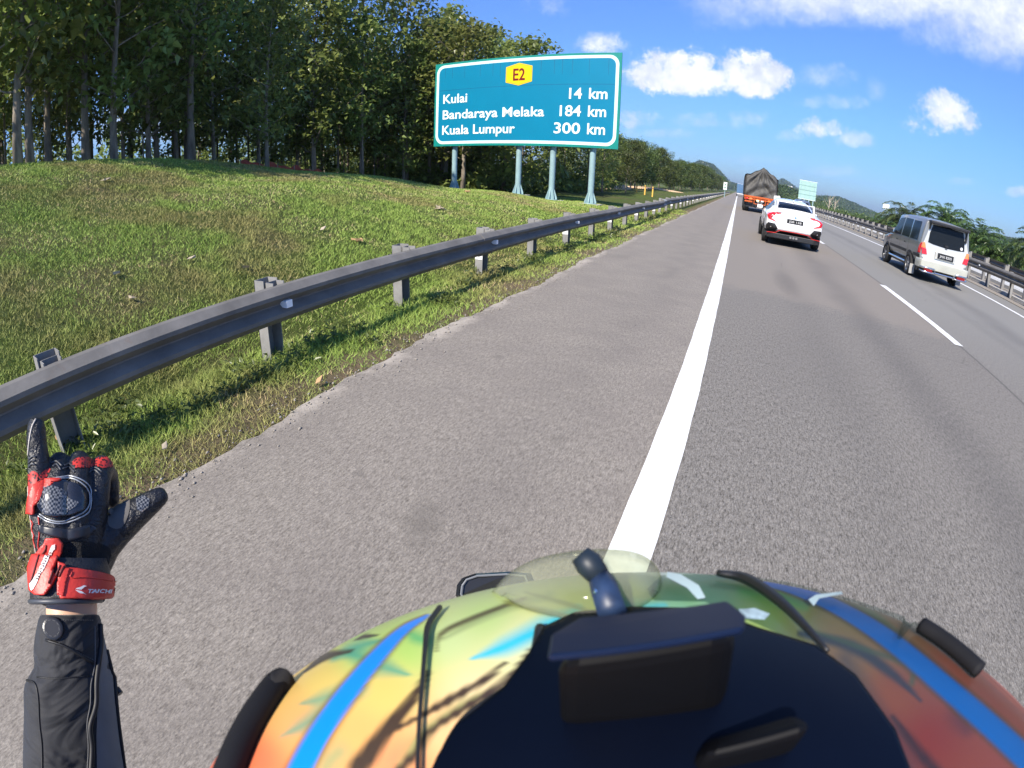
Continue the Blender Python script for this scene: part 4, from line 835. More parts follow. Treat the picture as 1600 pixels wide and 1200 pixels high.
for sg in (-1, 1):
    tl = empty('tail_light'); tl.parent = van
    car_patch(B, tl, 'red_lens', [(sg*.585, .74), (sg*.75, .73), (sg*.772, .90), (sg*.63, .89)], rear_ray, red_l, .028, .06); car_patch(B, tl, 'amber_lens', [(sg*.64, .90), (sg*.772, .91), (sg*.765, 1.05), (sg*.69, 1.05)], rear_ray, amb_l, .028, .06)
    car_patch(B, tl, 'side_lens', [(.10, .74), (.24, .74), (.20, .90), (.14, 1.03), (.10, 1.03)], side_ray(sg), red_l, .012, .08)
    for nm, poly in (('rear_side_window', [(.42, 1.06), (1.12, 1.06), (1.12, 1.60), (.50, 1.60)]), ('rear_door_window', [(1.22, 1.06), (1.98, 1.06), (1.98, 1.62), (1.22, 1.61)]), ('front_door_window', [(2.08, 1.06), (3.02, 1.05), (2.94, 1.22), (2.62, 1.58), (2.08, 1.62)])):
        car_patch(B, van, nm, poly, side_ray(sg), glass_m, .008)
    for yy in (1.17, 2.03): car_patch(B, van, 'door_pillar', [(yy-.02, 1.04), (yy+.02, 1.04), (yy+.02, 1.64), (yy-.02, 1.64)], side_ray(sg), chrome if yy < 1.5 else vp, .012)
    car_patch(B, van, 'body_moulding', [(.12, .62), (.62, .62), (.62, .70), (.12, .70)], side_ray(sg), blk, .014); car_patch(B, van, 'body_moulding', [(1.25, .62), (3.15, .62), (3.15, .70), (1.25, .70)], side_ray(sg), blk, .014)
    for yy in (1.17, 2.03, 3.02): car_patch(B, van, 'door_gap', [(yy-.006, .46), (yy+.006, .46), (yy+.006, 1.04), (yy-.006, 1.04)], side_ray(sg), blk, .004)
    for yy in (1.45, 2.3): car_patch(B, van, 'door_handle', [(yy, .88), (yy+.14, .88), (yy+.14, .92), (yy, .92)], side_ray(sg), blk, .016)
    for yy in (.92, 3.52):
        car_patch(B, van, 'wheel_arch', circ(yy, .32, .40, -5, 185), side_ray(sg), blk, .005); wheel(van, sg*.755, yy, .325, .20, sg, 6)
    mb = MB(); mb.cbox((sg*.80, .56, .22), (.16, .02, .28)); mb.build('mud_flap', mat('mud_flap_grey', (.35, .35, .34), .6), van)
    mb = MB(); mb.cbox((sg*.95, 2.98, 1.10), (.20, .10, .16)); mb.cbox((sg*.84, 2.98, 1.05), (.10, .05, .05)); mb.build('door_mirror', blk, van, bevel=.02)
    mb = MB(); mb.tube([(sg*.80, 1.2, .34), (sg*.80, 3.1, .34)], .035, 8); mb.build('side_step', chrome, van)
mb = MB(); S = [[Vector((x, y0_, z)) for x, z in ((-w, .36), (w, .36), (w+.01, .50), (w, .60), (-w, .60), (-w-.01, .50))] for y0_, w in ((-.10, .66), (-.08, .76), (.02, .81), (.30, .83))]; mb.loft(S); mb.build('rear_bumper', vbump, van, smooth=True, bevel=.03, seg=3)
for sg in (-1, 1):
    ng = MB(); ng.tube([(sg*.30, -.12, .34), (sg*.36, -.17, .40), (sg*.70, -.16, .40), (sg*.78, -.05, .40)], .022, 8); ng.tube([(sg*.30, -.12, .34), (sg*.36, -.16, .28), (sg*.70, -.15, .28), (sg*.78, -.05, .30)], .022, 8); o = ng.build('bumper_guard', chrome, van, smooth=True)
    mb = MB(); mb.cbox((sg*.54, -.15, .34), (.26, .02, .07)); mb.build('reflector', mat('dark_red_reflector', (.25, .01, .012), .3), o)
mb = MB(); mb.tube([(-.3, -.10, .30), (.3, -.10, .30)], .022, 8); mb.build('tow_bar', chrome, van)
mb = MB(); mb.box((-.33, .02, .68), (.33, .06, .90)); mb.build('plate_recess', vrear, van, bevel=.02)
plate(van, (0, .012, .79), .52, .15, 'JHX 8205', -.06)
mb = MB(); mb.box((-.72, .3, .24), (.72, 4.1, .42)); mb.build('underbody', blk, van)
mb = MB(); mb.tube([(.35, -.04, .27), (.35, .6, .30)], .03, 8); mb.build('exhaust_pipe', chrome, van)
# --- white fastback ----------------------------------------------
car = empty('white_hatchback', (1.80, 15.95, 0)); tag(car, 'white fastback car with claw-shaped red tail lights and black bumper vents', 'car'); wp = paint('white_paint', (.80, .81, .82), .0, .25)
S = [ring(.02, .52, .74, .64, .80, .80, .79, .93, .66, .05, .01), ring(.14, .42, .82, .62, .865, .84, .855, .985, .70, 0, .015), ring(.45, .36, .87, .60, .895, .87, .88, 1.06, .64, 0, .02), ring(.9, .34, .88, .58, .90, .90, .885, 1.22, .56, 0, .03), ring(1.45, .33, .87, .56, .89, .90, .88, 1.34, .55, 0, .03), ring(2.1, .32, .87, .56, .885, .90, .875, 1.385, .56, 0, .03),
     ring(2.7, .32, .87, .56, .885, .89, .87, 1.34, .55, 0, .03), ring(3.2, .33, .87, .56, .89, .87, .865, 1.10, .58, 0, .03), ring(3.5, .34, .87, .56, .89, .84, .85, .97, .66, 0, .02), ring(4.2, .36, .82, .54, .84, .74, .80, .84, .66, 0, .02), ring(4.5, .42, .62, .52, .66, .62, .62, .68, .5, 0, .02)]
mb = MB(); mb.loft(S); cb = mb.build('body', wp, car, smooth=True); cb.modifiers.new('w', 'WEIGHTED_NORMAL'); B = bvh(cb.data)
rw_ray = lambda u, v: (Vector((u, v-3, 3.2)), Vector((0, 1, -.72)).normalized())
# rear screen follows the slope of the fastback
mb = MB(); me = drape('rear_window', [(-.54, .56), (.54, .56), (.50, .9), (.45, 1.22), (-.45, 1.22), (-.50, .9)], top_ray, B, .006, glass_m, car, .12)
mb = MB(); S = [[Vector((x, .06+.10*(1-abs(x)/.8)*0+y, z)) for y, z in ((.0, 1.005), (.30, 1.075), (.30, 1.06), (.02, .975))] for x in (-.60, -.3, 0, .3, .60)]; mb.loft(S); mb.build('boot_lip', wp, car, smooth=False, bevel=.01)
mb = MB(); mb.box((-.56, .42, 1.30), (.56, .66, 1.325)); sp = mb.build('rear_wing', wp, car, bevel=.01)
for sg in (-1, 1):
    mb = MB(); mb.prism([(.25, 1.0), (.58, 1.04), (.68, 1.33), (.40, 1.33)], sg*.57-.02, sg*.57+.02, Matrix(((0, 0, 1, 0), (1, 0, 0, 0), (0, 1, 0, 0), (0, 0, 0, 1)))); mb.build('wing_endplate', wp, sp, bevel=.008)
    tl = empty('tail_light'); tl.parent = car
    cpoly = [(sg*.44, .955), (sg*.66, .955), (sg*.83, .90), (sg*.85, .86), (sg*.80, .745), (sg*.58, .69), (sg*.585, .71), (sg*.73, .775), (sg*.765, .85), (sg*.70, .905), (sg*.60, .925), (sg*.46, .935)]
    car_patch(B, tl, 'red_lens', cpoly, rear_ray, red_l, .012, .05); car_patch(B, tl, 'inner_lens', [(sg*.66, .885), (sg*.735, .86), (sg*.735, .80), (sg*.69, .765), (sg*.60, .75), (sg*.62, .84)], rear_ray, clr_l, .010, .05)
    hexv = [(sg*.50, .50), (sg*.60, .635), (sg*.80, .645), (sg*.845, .57), (sg*.84, .42), (sg*.58, .42)]
    v_ = car_patch(B, car, 'bumper_vent', hexv, rear_ray, blk, .016, .06)
    o = drape('reflector', circ(sg*.71, .535, .018), rear_ray, B, .022, clr_l, v_, .05)
    car_patch(B, car, 'bumper_wing', [(sg*.42, .44), (sg*.52, .40), (sg*.84, .36), (sg*.84, .41), (sg*.58, .415), (sg*.50, .47)], rear_ray, wp, .03, .06)
    for nm, poly in (('quarter_window', [(.95, 1.0), (1.28, 1.0), (1.28, 1.20), (1.15, 1.18)]), ('rear_door_window', [(1.36, .99), (2.10, .985), (2.10, 1.305), (1.36, 1.24)]), ('front_door_window', [(2.18, .985), (3.05, .96), (2.88, 1.12), (2.55, 1.28), (2.18, 1.31)])):
        car_patch(B, car, nm, poly, side_ray(sg), glass_m, .006)
    for yy in (1.32, 2.14, 3.1): car_patch(B, car, 'door_gap', [(yy-.006, .42), (yy+.006, .42), (yy+.006, .97), (yy-.006, .97)], side_ray(sg), blk, .003)
    for yy in (.85, 3.55): car_patch(B, car, 'wheel_arch', circ(yy, .32, .385, -5, 185), side_ray(sg), blk, .004); wheel(car, sg*.80, yy, .325, .21, sg, 7)
    mb = MB(); mb.cbox((sg*.98, 3.0, 1.0), (.20, .12, .12)); mb.build('door_mirror', wp, car, bevel=.03)
car_patch(B, car, 'bumper_insert', [(-.50, .46), (.50, .46), (.62, .38), (.80, .36), (.80, .30), (-.80, .30), (-.80, .36), (-.62, .38)], rear_ray, blk, .022, .08)
mb = MB(); mb.tube([(-.82, .0, .355), (-.56, -.02, .37), (-.46, -.03, .455), (0, -.035, .465), (.46, -.03, .455), (.56, -.02, .37), (.82, .0, .355)], .011, 6); mb.build('red_trim_line', red_t, car)
mb = MB(); S = [[Vector((x, y, z)) for x, z in ((-w, .22), (w, .22), (w+.01, .36), (-w-.01, .36))] for y, w in ((-.02, .62), (.05, .80), (.4, .84))]; mb.loft(S); mb.build('diffuser', blk, car, bevel=.01)
for x in (-.09, 0, .09): mb = MB(); mb.tube([(x, -.05, .30), (x, .2, .30)], .036, 12); mb.build('exhaust_tip', chrome, car)
plate(car, (0, .035, .77), .50, .13, 'JSB 138', 0)
car_patch(B, car, 'emblem', circ(0, .90, .035), rear_ray, chrome, .012)
mb = MB(); mb.box((-.76, .35, .18), (.76, 4.2, .34)); mb.build('underbody', blk, car)
mb = MB(); mb.cbox((0, 1.25, 1.37), (.04, .16, .06)); mb.build('roof_antenna', wp, car, bevel=.01)
# --- lorry under a tarpaulin ---------------------------------------
tk = empty('covered_lorry', (1.70, 40.5, 0)); tag(tk, 'lorry loaded under a peaked grey tarpaulin with orange lit-up tail frame', 'lorry')
tm, t, b = newmat('tarpaulin'); P = t.node('ShaderNodeTexCoord').outputs['Object']; n = t.noise(P, 1.6, 6, .65, dist=.8); t.link(t.mix(t.mr(n, .3, .7), (.036, .035, .032), (.10, .096, .088)), b.inputs['Base Color']); b.inputs['Roughness'].default_value = .62; t.link(t.bump(t.noise(P, 5, 5, .6, scl=(1, 1, .4), dist=1.5), .6, .08), b.inputs['Normal'])
W2, ZB = 1.26, 1.22; NX, NZ = 56, 48; mb = MB(); V = []; F = []
def ttop(x): return 2.84+.58*max(0, 1-abs(x-.05)/1.05)**1.15+.04*math.sin(x*9)-(.12*max(0, abs(x)-1.05)/.2)
for j in range(NZ+1):
    for i in range(NX+1):
        x = -W2+2*W2*i/NX; zt = ttop(x); z = ZB+(zt-ZB)*j/NZ; px_, pz_ = x-.05, z-3.35; rad = math.hypot(px_, pz_); ang = math.atan2(px_, -pz_)
        d = .075*math.sin(ang*15+rad*1.2)*min(1, rad/.9)*math.exp(-(rad/1.6)**4)+.065*math.sin(7.5*(z-ZB)+4.5*x*x-1.3*x)*math.exp(-((rad-1.1)/.8)**2)+.05*math.sin(8*(z-ZB)-5*x)*(z < 2.2)*min(1, (2.2-z)*2)-.16*math.exp(-((x-.25-(2.1-z)*.75)/.16)**2)*math.exp(-((z-1.9)/.5)**2)
        edge = max(0, abs(x)-(W2-.16))/.16; V.append((x, -d*.9+.25*edge**2+.12*(j/NZ)**3, z+.03*math.sin(x*11)*(j == 0)))
n = NX+1; F = [(j*n+i, j*n+i+1, (j+1)*n+i+1, (j+1)*n+i) for j in range(NZ) for i in range(NX)]; mb.add(V, F)
R = []
for k in range(18):
    y = .25+7.0*k/17 if k else .12
    prof = [(-W2-.01, ZB)]+[(-W2-.01+.03*math.sin(z*4+y*3), z) for z in (1.6, 2.0, 2.4, 2.75)]+[(x, ttop(x)+.04*math.sin(y*3+x*4)-(.10 if k in (5, 11) else 0)) for x in (-1.18, -.9, -.5, -.2, .05, .3, .6, .9, 1.18)]+[(W2+.01+.03*math.sin(z*4+y*3), z) for z in (2.75, 2.4, 2.0, 1.6)]+[(W2+.01, ZB)]
    R.append([Vector((x, y, z)) for x, z in prof])
mb.loft(R, caps=False, closed=False); mb.build('tarpaulin', tm, tk, smooth=True)
orange = mat('orange_frame_paint', (.45, .085, .008), .5, var=.2); 
mb = MB(); mb.box((-1.24, -.06, 1.08), (1.24, .0, 1.22)); mb.box((-1.2, .0, .92), (1.2, 7.2, 1.10)); mb.build('tail_board', orange, tk, bevel=.01)
for (x0, x1, z0, z1) in ((-1.15, -.55, .72, .84), (.55, 1.15, .72, .84), (-.42, .42, .62, .68), (-.46, -.40, .62, 1.06), (.40, .46, .62, 1.06)): mb = MB(); mb.box((x0, -.08, z0), (x1, -.02, z1)); mb.build('tail_frame', orange, tk, bevel=.01)
for k in range(4): mb = MB(); x = (-1.0, -.70, .70, 1.0)[k]; mb.box((x-.11, -.10, .93), (x+.11, -.062, 1.06)); mb.build('tail_light', red_l if k in (0, 3) else amb_l, tk)
for x in (-.16, .18): mb = MB(); mb.box((x-.1, -.10, .86), (x+.1, -.06, .96)); mb.build('marker_light', emis('lit_marker_lamp', (1.0, .75, .35), 1.2) if x < 0 else clr_l, tk)
plate(tk, (0, -.09, .77), .5, .14, 'JQU 4172')
for x0 in (-1.0, .2): mb = MB(); mb.box((x0, .2, .35), (x0+.8, .24, .9)); mb.build('mudguard', blk, tk)
for yy in (.95, 2.2, 6.6):
    for sg in (-1, 1): wheel(tk, sg*1.0, yy, .50, .48, sg, 6)
mb = MB(); mb.box((-.45, .3, .55), (.45, 8.6, .92)); mb.build('chassis', blk, tk)
for yy in (.95, 2.2): mb = MB(); mb.tube([(-1, yy, .5), (1, yy, .5)], .09, 8); mb.build('axle', blk, tk)
mb = MB(); mb.box((-1.2, 7.5, .7), (1.2, 9.3, 2.7)); mb.build('cab', paint('lorry_cab_blue', (.05, .14, .40)), tk, bevel=.12, seg=3)
sgn = MB(); sgn.prism(rrect(1.02, .98, 1.52, 1.52, .10, 4), .02, .05, Matrix(((1, 0, 0, 0), (0, 0, -1, 0), (0, 1, 0, 0), (0, 0, 0, 1)))); sp_ = sgn.build('limit_plate', platew, tk)
mb = MB(); mb.box((1.12, -.056, 1.18), (1.42, -.0525, 1.30)); mb.build('plate_print', mat('print_grey', (.2, .2, .2), .5), sp_)
# --- dark car further on, blue lorry far away ------------------------
dkc = empty('dark_blue_car', (6.05, 49.0, 0)); tag(dkc, 'dark blue family car ahead of the white car, mostly hidden by its roof', 'car'); dp = paint('dark_blue_paint', (.10, .13, .20), .3, .25)
S = [ring(.03, .5, .70, .64, .76, .92, .76, 1.40, .58, .22, .02), ring(.3, .42, .8, .62, .85, .94, .84, 1.50, .62), ring(1.6, .4, .8, .6, .86, .94, .84, 1.56, .62), ring(2.4, .4, .8, .6, .86, .93, .84, 1.50, .6), ring(3.2, .4, .8, .6, .86, .92, .82, 1.02, .68), ring(4.3, .44, .7, .58, .74, .8, .7, .84, .6)]
mb = MB(); mb.loft(S); db = mb.build('body', dp, dkc, smooth=True); B = bvh(db.data)
car_patch(B, dkc, 'rear_window', [(-.58, 1.02), (.58, 1.02), (.48, 1.38), (-.48, 1.38)], rear_ray, glass_m, .01)
for sg in (-1, 1):
    car_patch(B, dkc, 'tail_light', [(sg*.56, .80), (sg*.74, .80), (sg*.74, .98), (sg*.60, .98)], rear_ray, red_l, .012)
    for yy in (.85, 3.4): wheel(dkc, sg*.76, yy, .32, .2, sg, 5)
plate(dkc, (0, .03, .72), .5, .12, 'JRA 5510')
bl = empty('blue_lorry', (.75, 150, 0)); tag(bl, 'tiny blue box lorry far ahead at the vanishing point of the road', 'lorry'); bp = paint('lorry_blue_paint', (.08, .16, .28))
mb = MB(); mb.box((-1.2, 0, .9), (1.2, 7, 3.5)); mb.build('cargo_box', bp, bl, bevel=.05); mb = MB(); mb.box((-1.15, 7.2, .6), (1.15, 9, 2.6)); mb.build('cab', wp, bl, bevel=.1)
mb = MB(); mb.box((-1.1, -.05, .6), (1.1, .0, .85)); mb.build('tail_board', platew, bl)
for sg in (-1, 1):
    for yy in (1.2, 8): wheel(bl, sg*1.0, yy, .48, .3, sg, 5)
# ------------------------------------------------------------ rider's helmet (just below the eye point)
HC = CAM+Vector((.036, .046, -.223)); rl, rlat, rv = .14, .165, .14; hd, ti = 1.672, -.079
ch, sh_ = math.cos(hd), math.sin(hd); ct, st_ = math.cos(ti), math.sin(ti)
HM = Matrix(((1, 0, 0), (0, ct, st_), (0, -st_, ct)))@Matrix(((ch, sh_, 0), (-sh_, ch, 0), (0, 0, 1))); HMi = HM.transposed()
def cray(u, v): return CAM, pray(u, v)
helm = empty('motorcycle_helmet', tuple(HC-Vector((0, 0, .13)))); tag(helm, 'colourful airbrushed helmet with blue stripes and a black box on top', 'helmet')
def hat(o):
    o.parent = helm; o.location = -helm.location; return o
nu, nv = 460, 300; V = []; F = []
for j in range(nv+1):
    th = math.pi*.80*j/nv
    for i in range(nu):
        a = 2*math.pi*i/nu; V.append(HC+HMi@Vector((rl*math.sin(th)*math.cos(a), rlat*math.sin(th)*math.sin(a), rv*math.cos(th))))
F = [(j*nu+i, (j+1)*nu+i, (j+1)*nu+(i+1) % nu, j*nu+(i+1) % nu) for j in range(nv) for i in range(nu)]
me = np_mesh('shell', [tuple(v) for v in V], F, True); P2 = np.array([tuple(v) for v in V]); PX, PY = proj(P2)
# painted livery: colour stations (photo point, colour), blended over the shell
ST = [(880, 900, 206, 214, 130), (760, 960, 200, 226, 140), (700, 1000, 214, 232, 160), (810, 1010, 240, 238, 176), (640, 1010, 180, 222, 108), (560, 1010, 178, 222, 118), (500, 1060, 238, 208, 112), (600, 1080, 246, 206, 112), (740, 1080, 252, 224, 168), (700, 1130, 252, 200, 140),
      (560, 1150, 248, 186, 108), (470, 1130, 248, 176, 108), (400, 1190, 244, 124, 84), (345, 1190, 242, 112, 76), (620, 1190, 246, 150, 104), (430, 1080, 240, 200, 110), (300, 1350, 235, 95, 70), (560, 1350, 240, 110, 80),
      (1100, 935, 150, 205, 160), (1060, 960, 140, 200, 155), (1200, 960, 170, 205, 95), (1240, 1000, 180, 180, 120), (1330, 960, 205, 165, 95), (1300, 1020, 210, 150, 110), (1400, 1000, 215, 150, 95), (1500, 1050, 225, 115, 85), (1400, 1080, 215, 110, 80), (1550, 1090, 222, 100, 75),
      (1450, 1150, 205, 75, 65), (1590, 1150, 225, 100, 75), (1380, 1150, 190, 85, 80), (1650, 1300, 220, 80, 60), (1200, 1350, 60, 60, 80), (980, 900, 190, 205, 140)]
A = np.array(ST, float); den = np.zeros(len(PX)); col = np.zeros((len(PX), 3)); lc = np.array([lin(s[2:]) for s in ST])
for k in range(len(A)): w = 1/(((PX-A[k, 0])**2+(PY-A[k, 1])**2)+900)**1.6; den += w; col += w[:, None]*lc[k]
col /= den[:, None]; col *= .86
def seg(pts, sm=10): return np.array(spl(pts, sm))
def stroke(pts, w, colr, soft=.25, alpha=1.):
    """brush stroke of varying width along a curve on the shell"""
    global col
    C = seg(pts); ws = np.interp(np.linspace(0, 1, len(C)), np.linspace(0, 1, len(w)), w); best = np.full(len(PX), 9.)
    for k in range(len(C)-1):
        a, b = C[k], C[k+1]; d = b-a; t_ = np.clip(((PX-a[0])*d[0]+(PY-a[1])*d[1])/(d@d+1e-9), 0, 1); q = np.hypot(PX-a[0]-t_*d[0], PY-a[1]-t_*d[1])/(ws[k]*(1-t_)+ws[k+1]*t_+.01); best = np.minimum(best, q)
    m_ = np.clip((1+soft-best)/(2*soft), 0, 1)[:, None]*alpha; col = col*(1-m_)+np.array(lin(colr))*m_
teal = (30, 150, 130); cy = (0, 190, 215); ink = (70, 55, 45)
for p, w, c_, s, a in (([(640, 1055), (590, 1038), (545, 1020)], [2, 14, 8], teal, .9, .8), ([(560, 1075), (510, 1090), (470, 1100)], [12, 10, 2], teal, .9, .7), ([(500, 1115), (470, 1135), (440, 1150)], [12, 9, 1], teal, .9, .7), ([(600, 1000), (560, 1010), (520, 1030)], [2, 9, 4], teal, .9, .8),
                    ([(665, 1000), (648, 995), (635, 985)], [8, 8, 2], (60, 170, 110), .9, .8), ([(905, 950), (850, 980), (790, 1010), (735, 1030)], [5, 14, 12, 1], cy, .8, .95), ([(945, 940), (990, 948), (1040, 945)], [4, 10, 3], cy, .9, .6), ([(530, 1175), (515, 1190), (505, 1210)], [14, 14, 10], (150, 160, 110), .9, .8),
                    ([(690, 1000), (735, 975), (790, 950), (860, 930)], [2, 5, 7, 6], (150, 165, 110), .7, .8), ([(680, 1018), (690, 990), (740, 965), (820, 935)], [2, 4, 4, 3], ink, .45, .9), ([(1110, 915), (1190, 925), (1290, 950)], [3, 5, 3], (110, 150, 110), .8, .7),
                    ([(790, 940), (850, 955), (905, 968)], [3, 5, 3], (135, 140, 80), .6, .9), ([(820, 925), (890, 945), (940, 962)], [2, 4, 2], (120, 130, 75), .6, .8),
                    ([(560, 1200), (605, 1140), (650, 1085), (668, 1050)], [17, 12, 8, 4], ink, .35, 1.), ([(600, 1150), (655, 1120), (700, 1095), (760, 1060), (790, 1035)], [3, 4, 7, 5, 2], ink, .35, 1.), ([(620, 1210), (660, 1150), (720, 1105), (780, 1070)], [10, 9, 8, 2], (150, 150, 95), .6, .9),
                    ([(600, 1230), (650, 1175), (675, 1140), (720, 1110), (790, 1065), (830, 1015)], [8, 6, 5, 6, 7, 3], ink, .35, 1.), ([(475, 1050), (510, 1025), (550, 1017)], [2, 7, 2], (20, 18, 16), .35, 1.), ([(555, 1000), (572, 994), (590, 993)], [1, 4, 1], (20, 18, 16), .35, 1.),
                    ([(1250, 990), (1330, 1010), (1390, 1050), (1440, 1095)], [5, 10, 8, 2], (70, 75, 90), .5, .9), ([(1270, 985), (1340, 1010), (1420, 1040), (1425, 1068)], [2, 4, 5, 4], (110, 120, 90), .6, .8), ([(1395, 1120), (1440, 1180), (1500, 1250)], [4, 9, 12], (70, 50, 60), .6, .9),
                    ([(1320, 1030), (1350, 1080), (1420, 1200)], [12, 14, 14], (80, 80, 95), .9, .6), ([(1500, 1090), (1500, 1120), (1510, 1140)], [10, 16, 10], (110, 60, 70), .9, .6), ([(1300, 940), (1360, 960), (1400, 990)], [3, 6, 5], (70, 160, 120), .9, .7), ([(1160, 925), (1215, 935), (1260, 950)], [8, 12, 4], (90, 190, 90), .9, .6)):
    stroke(p, w, c_, s, a)
bl1 = [(668, 962), (630, 985), (590, 1025), (545, 1080), (500, 1145), (462, 1215), (430, 1290)]; bl2 = [(1175, 908), (1240, 922), (1310, 950), (1390, 1000), (1480, 1075), (1560, 1145), (1650, 1230)]
for b_ in (bl1, bl2): stroke(b_, [4, 13, 19, 22, 24], (110, 85, 40), .22, .9); stroke(b_, [2, 9, 14, 17, 19], (0, 135, 245), .16)
attrc(me, 'Col', np.clip(col, 0, 1))
m, t, b = newmat('airbrushed_shell'); t.link(t.node('ShaderNodeAttribute', attribute_name='Col').outputs['Color'], b.inputs['Base Color']); b.inputs['Roughness'].default_value = .38; b.inputs['Coat Weight'].default_value = .35; b.inputs['Coat Roughness'].default_value = .15
shell = hat(link('shell', me, m)); HB = bvh(me)
navy = mat('dark_gloss_plate', (.0015, .003, .009), .38, var=.4, spec=.14); navy2 = mat('mount_black', (.003, .003, .004), .6, var=.1, spec=.15); navy3 = mat('mount_top_sheen', (.005, .013, .042), .5, var=.1, spec=.2)  # navy cap colour stands in for the blue sheen on the black mount
hat(drape('top_plate', [(660, 1260), (690, 1190), (720, 1140), (790, 1085), (830, 1030), (852, 990), (900, 968), (985, 960), (1100, 962), (1180, 992), (1270, 1020), (1330, 1065), (1390, 1150), (1430, 1260), (1040, 1300)], cray, HB, .0012, navy, None, 9, thick=.002))
mb = MB(); drape_tube(mb, [(845, 985), (835, 1030), (800, 1078), (735, 1125), (700, 1180), (680, 1250)], cray, HB, .0008, .0013, 8); hat(mb.build('plate_rim', blk, smooth=True))
# boxy mount standing on the plate
def hexa8(pts, name, m, parent, bevel=.003):
    mb = MB(); mb.add(pts, [(0, 1, 2, 3), (7, 6, 5, 4), (0, 4, 5, 1), (1, 5, 6, 2), (2, 6, 7, 3), (3, 7, 4, 0)]); return mb.build(name, m, parent, bevel=bevel, seg=3)
tp = [AT(860, 1036, .080), AT(1152, 990, .084), AT(1150, 955, .100), AT(905, 980, .100)]; bt = [AT(866, 1140, .101), AT(1132, 1112, .104), AT(1130, 1075, .130), AT(905, 1100, .130)]
o = hat(hexa8(tp+bt, 'mount_box', navy2, None, .004))
up1 = (tp[0]-bt[0]).normalized(); mb = MB(); c4 = [AT(856, 1036, .078), AT(1160, 992, .082), AT(1163, 972, .090), AT(1135, 948, .100), AT(905, 974, .100), AT(862, 1000, .088)]; mb.add([p for p in c4]+[p+up1*.002 for p in c4], [(5, 4, 3, 2, 1, 0), (6, 7, 8, 9, 10, 11)]+[(i, (i+1) % 6, (i+1) % 6+6, i+6) for i in range(6)])
hat(mb.build('mount_cap', navy3, bevel=.002))
bar = [AT(1090, 1182, .088), AT(1285, 1130, .090), AT(1255, 1108, .097), AT(1100, 1150, .096)]; hat(hexa8(bar+[p-up1*.012 for p in bar], 'mount_foot', navy2, None, .003))
# vents, seams
for pts, wd in (([(455, 1075), (440, 1085), (400, 1150), (370, 1225), (350, 1290)], .0042), ([(1432, 992), (1462, 1012), (1492, 1036), (1520, 1062)], .0026)):
    mb = MB(); drape_tube(mb, pts, cray, HB, .003, wd, 10); hat(mb.build('side_vent', mat('vent_matt_black', (.012, .012, .014), .75, var=.1, spec=.2), smooth=True))
mb = MB(); drape_tube(mb, [(690, 956), (672, 985), (668, 1020), (664, 1080), (660, 1140), (658, 1220)], cray, HB, .0015, [.0009, .0008, .0006, .0005, .0005], 6); hat(mb.build('trim_cord', blk, smooth=True))
mb = MB(); drape_tube(mb, [(1120, 905), (1165, 915), (1215, 950), (1255, 990), (1288, 1028)], cray, HB, .002, [.0010, .0017, .0015, .0010, .0006], 6); hat(mb.build('trim_cord', blk, smooth=True))
# clear peak at the brow with a black tab
cl, t, b = newmat('clear_smoked_plastic'); b.inputs['Base Color'].default_value = (.55, .56, .50, 1); b.inputs['Roughness'].default_value = .08
tr = t.node('ShaderNodeBsdfTransparent'); tr.inputs[0].default_value = (.84, .86, .70, 1); mx = t.node('ShaderNodeMixShader'); lw = t.node('ShaderNodeLayerWeight'); lw.inputs[0].default_value = .35
t.link(t.mr(lw.outputs['Facing'], 0, 1, .06, .42), mx.inputs[0]); t.link(tr.outputs[0], mx.inputs[1]); t.link(b.outputs[0], mx.inputs[2]); t.link(mx.outputs[0], t.n['Material Output'].inputs[0])
rim_ = [(768, 925), (790, 900), (825, 878), (870, 865), (930, 858), (985, 861), (1018, 876), (1033, 900), (1030, 925)]; base = [(790, 935), (815, 950), (850, 960), (890, 968), (930, 968), (970, 962), (1000, 950), (1018, 938), (1028, 926)]
G = []
for (a_, b_) in zip(spl(rim_, 4), spl(base, 4)):
    row = []
    o1 = hit(HB, CAM, pray(b_[0], b_[1]), .001)[0]; d0 = (o1-CAM).length; 
    for s in range(7):
        f = s/6; p = a_*(f)+b_*(1-f); row.append(AT(p[0], p[1], d0+.012*f-.012*math.sin(f*math.pi)*.6))
    G.append(row)
mb = MB(); mb.loft(G, caps=False, closed=False); o = hat(mb.build('clear_peak', cl, smooth=True)); s = o.modifiers.new('t', 'SOLIDIFY'); s.thickness = .0016
mb = MB(); mb.tube([AT(906, 866, .128), AT(919, 880, .128), AT(936, 900, .127)], [.0026, .0034, .0028], 12); o = hat(mb.build('black_tab', mat('tab_black', (.012, .02, .03), .5), smooth=True))
mb = MB(); mb.tube([AT(934, 896, .129), AT(945, 922, .125), AT(957, 958, .120)], [.0026, .0034, .0034], 10); hat(mb.build('peak_bracket', mat('bracket_blue', (.015, .03, .07), .45, var=.8, vscale=160), smooth=True))
mb = MB(); mb.tube([AT(928, 902, .1275), AT(944, 905, .127), AT(948, 925, .122), AT(934, 927, .122), AT(928, 902, .1275)], .0009, 6); hat(mb.build('bracket_clip', chrome, smooth=True))
mb = MB(); drape_tube(mb, [(985, 861), (972, 875), (965, 895)], cray, HB, .012, .0010, 5); hat(mb.build('peak_edge_glint', mat('clear_edge', (.8, .85, .8), .15), smooth=True)) if False else None
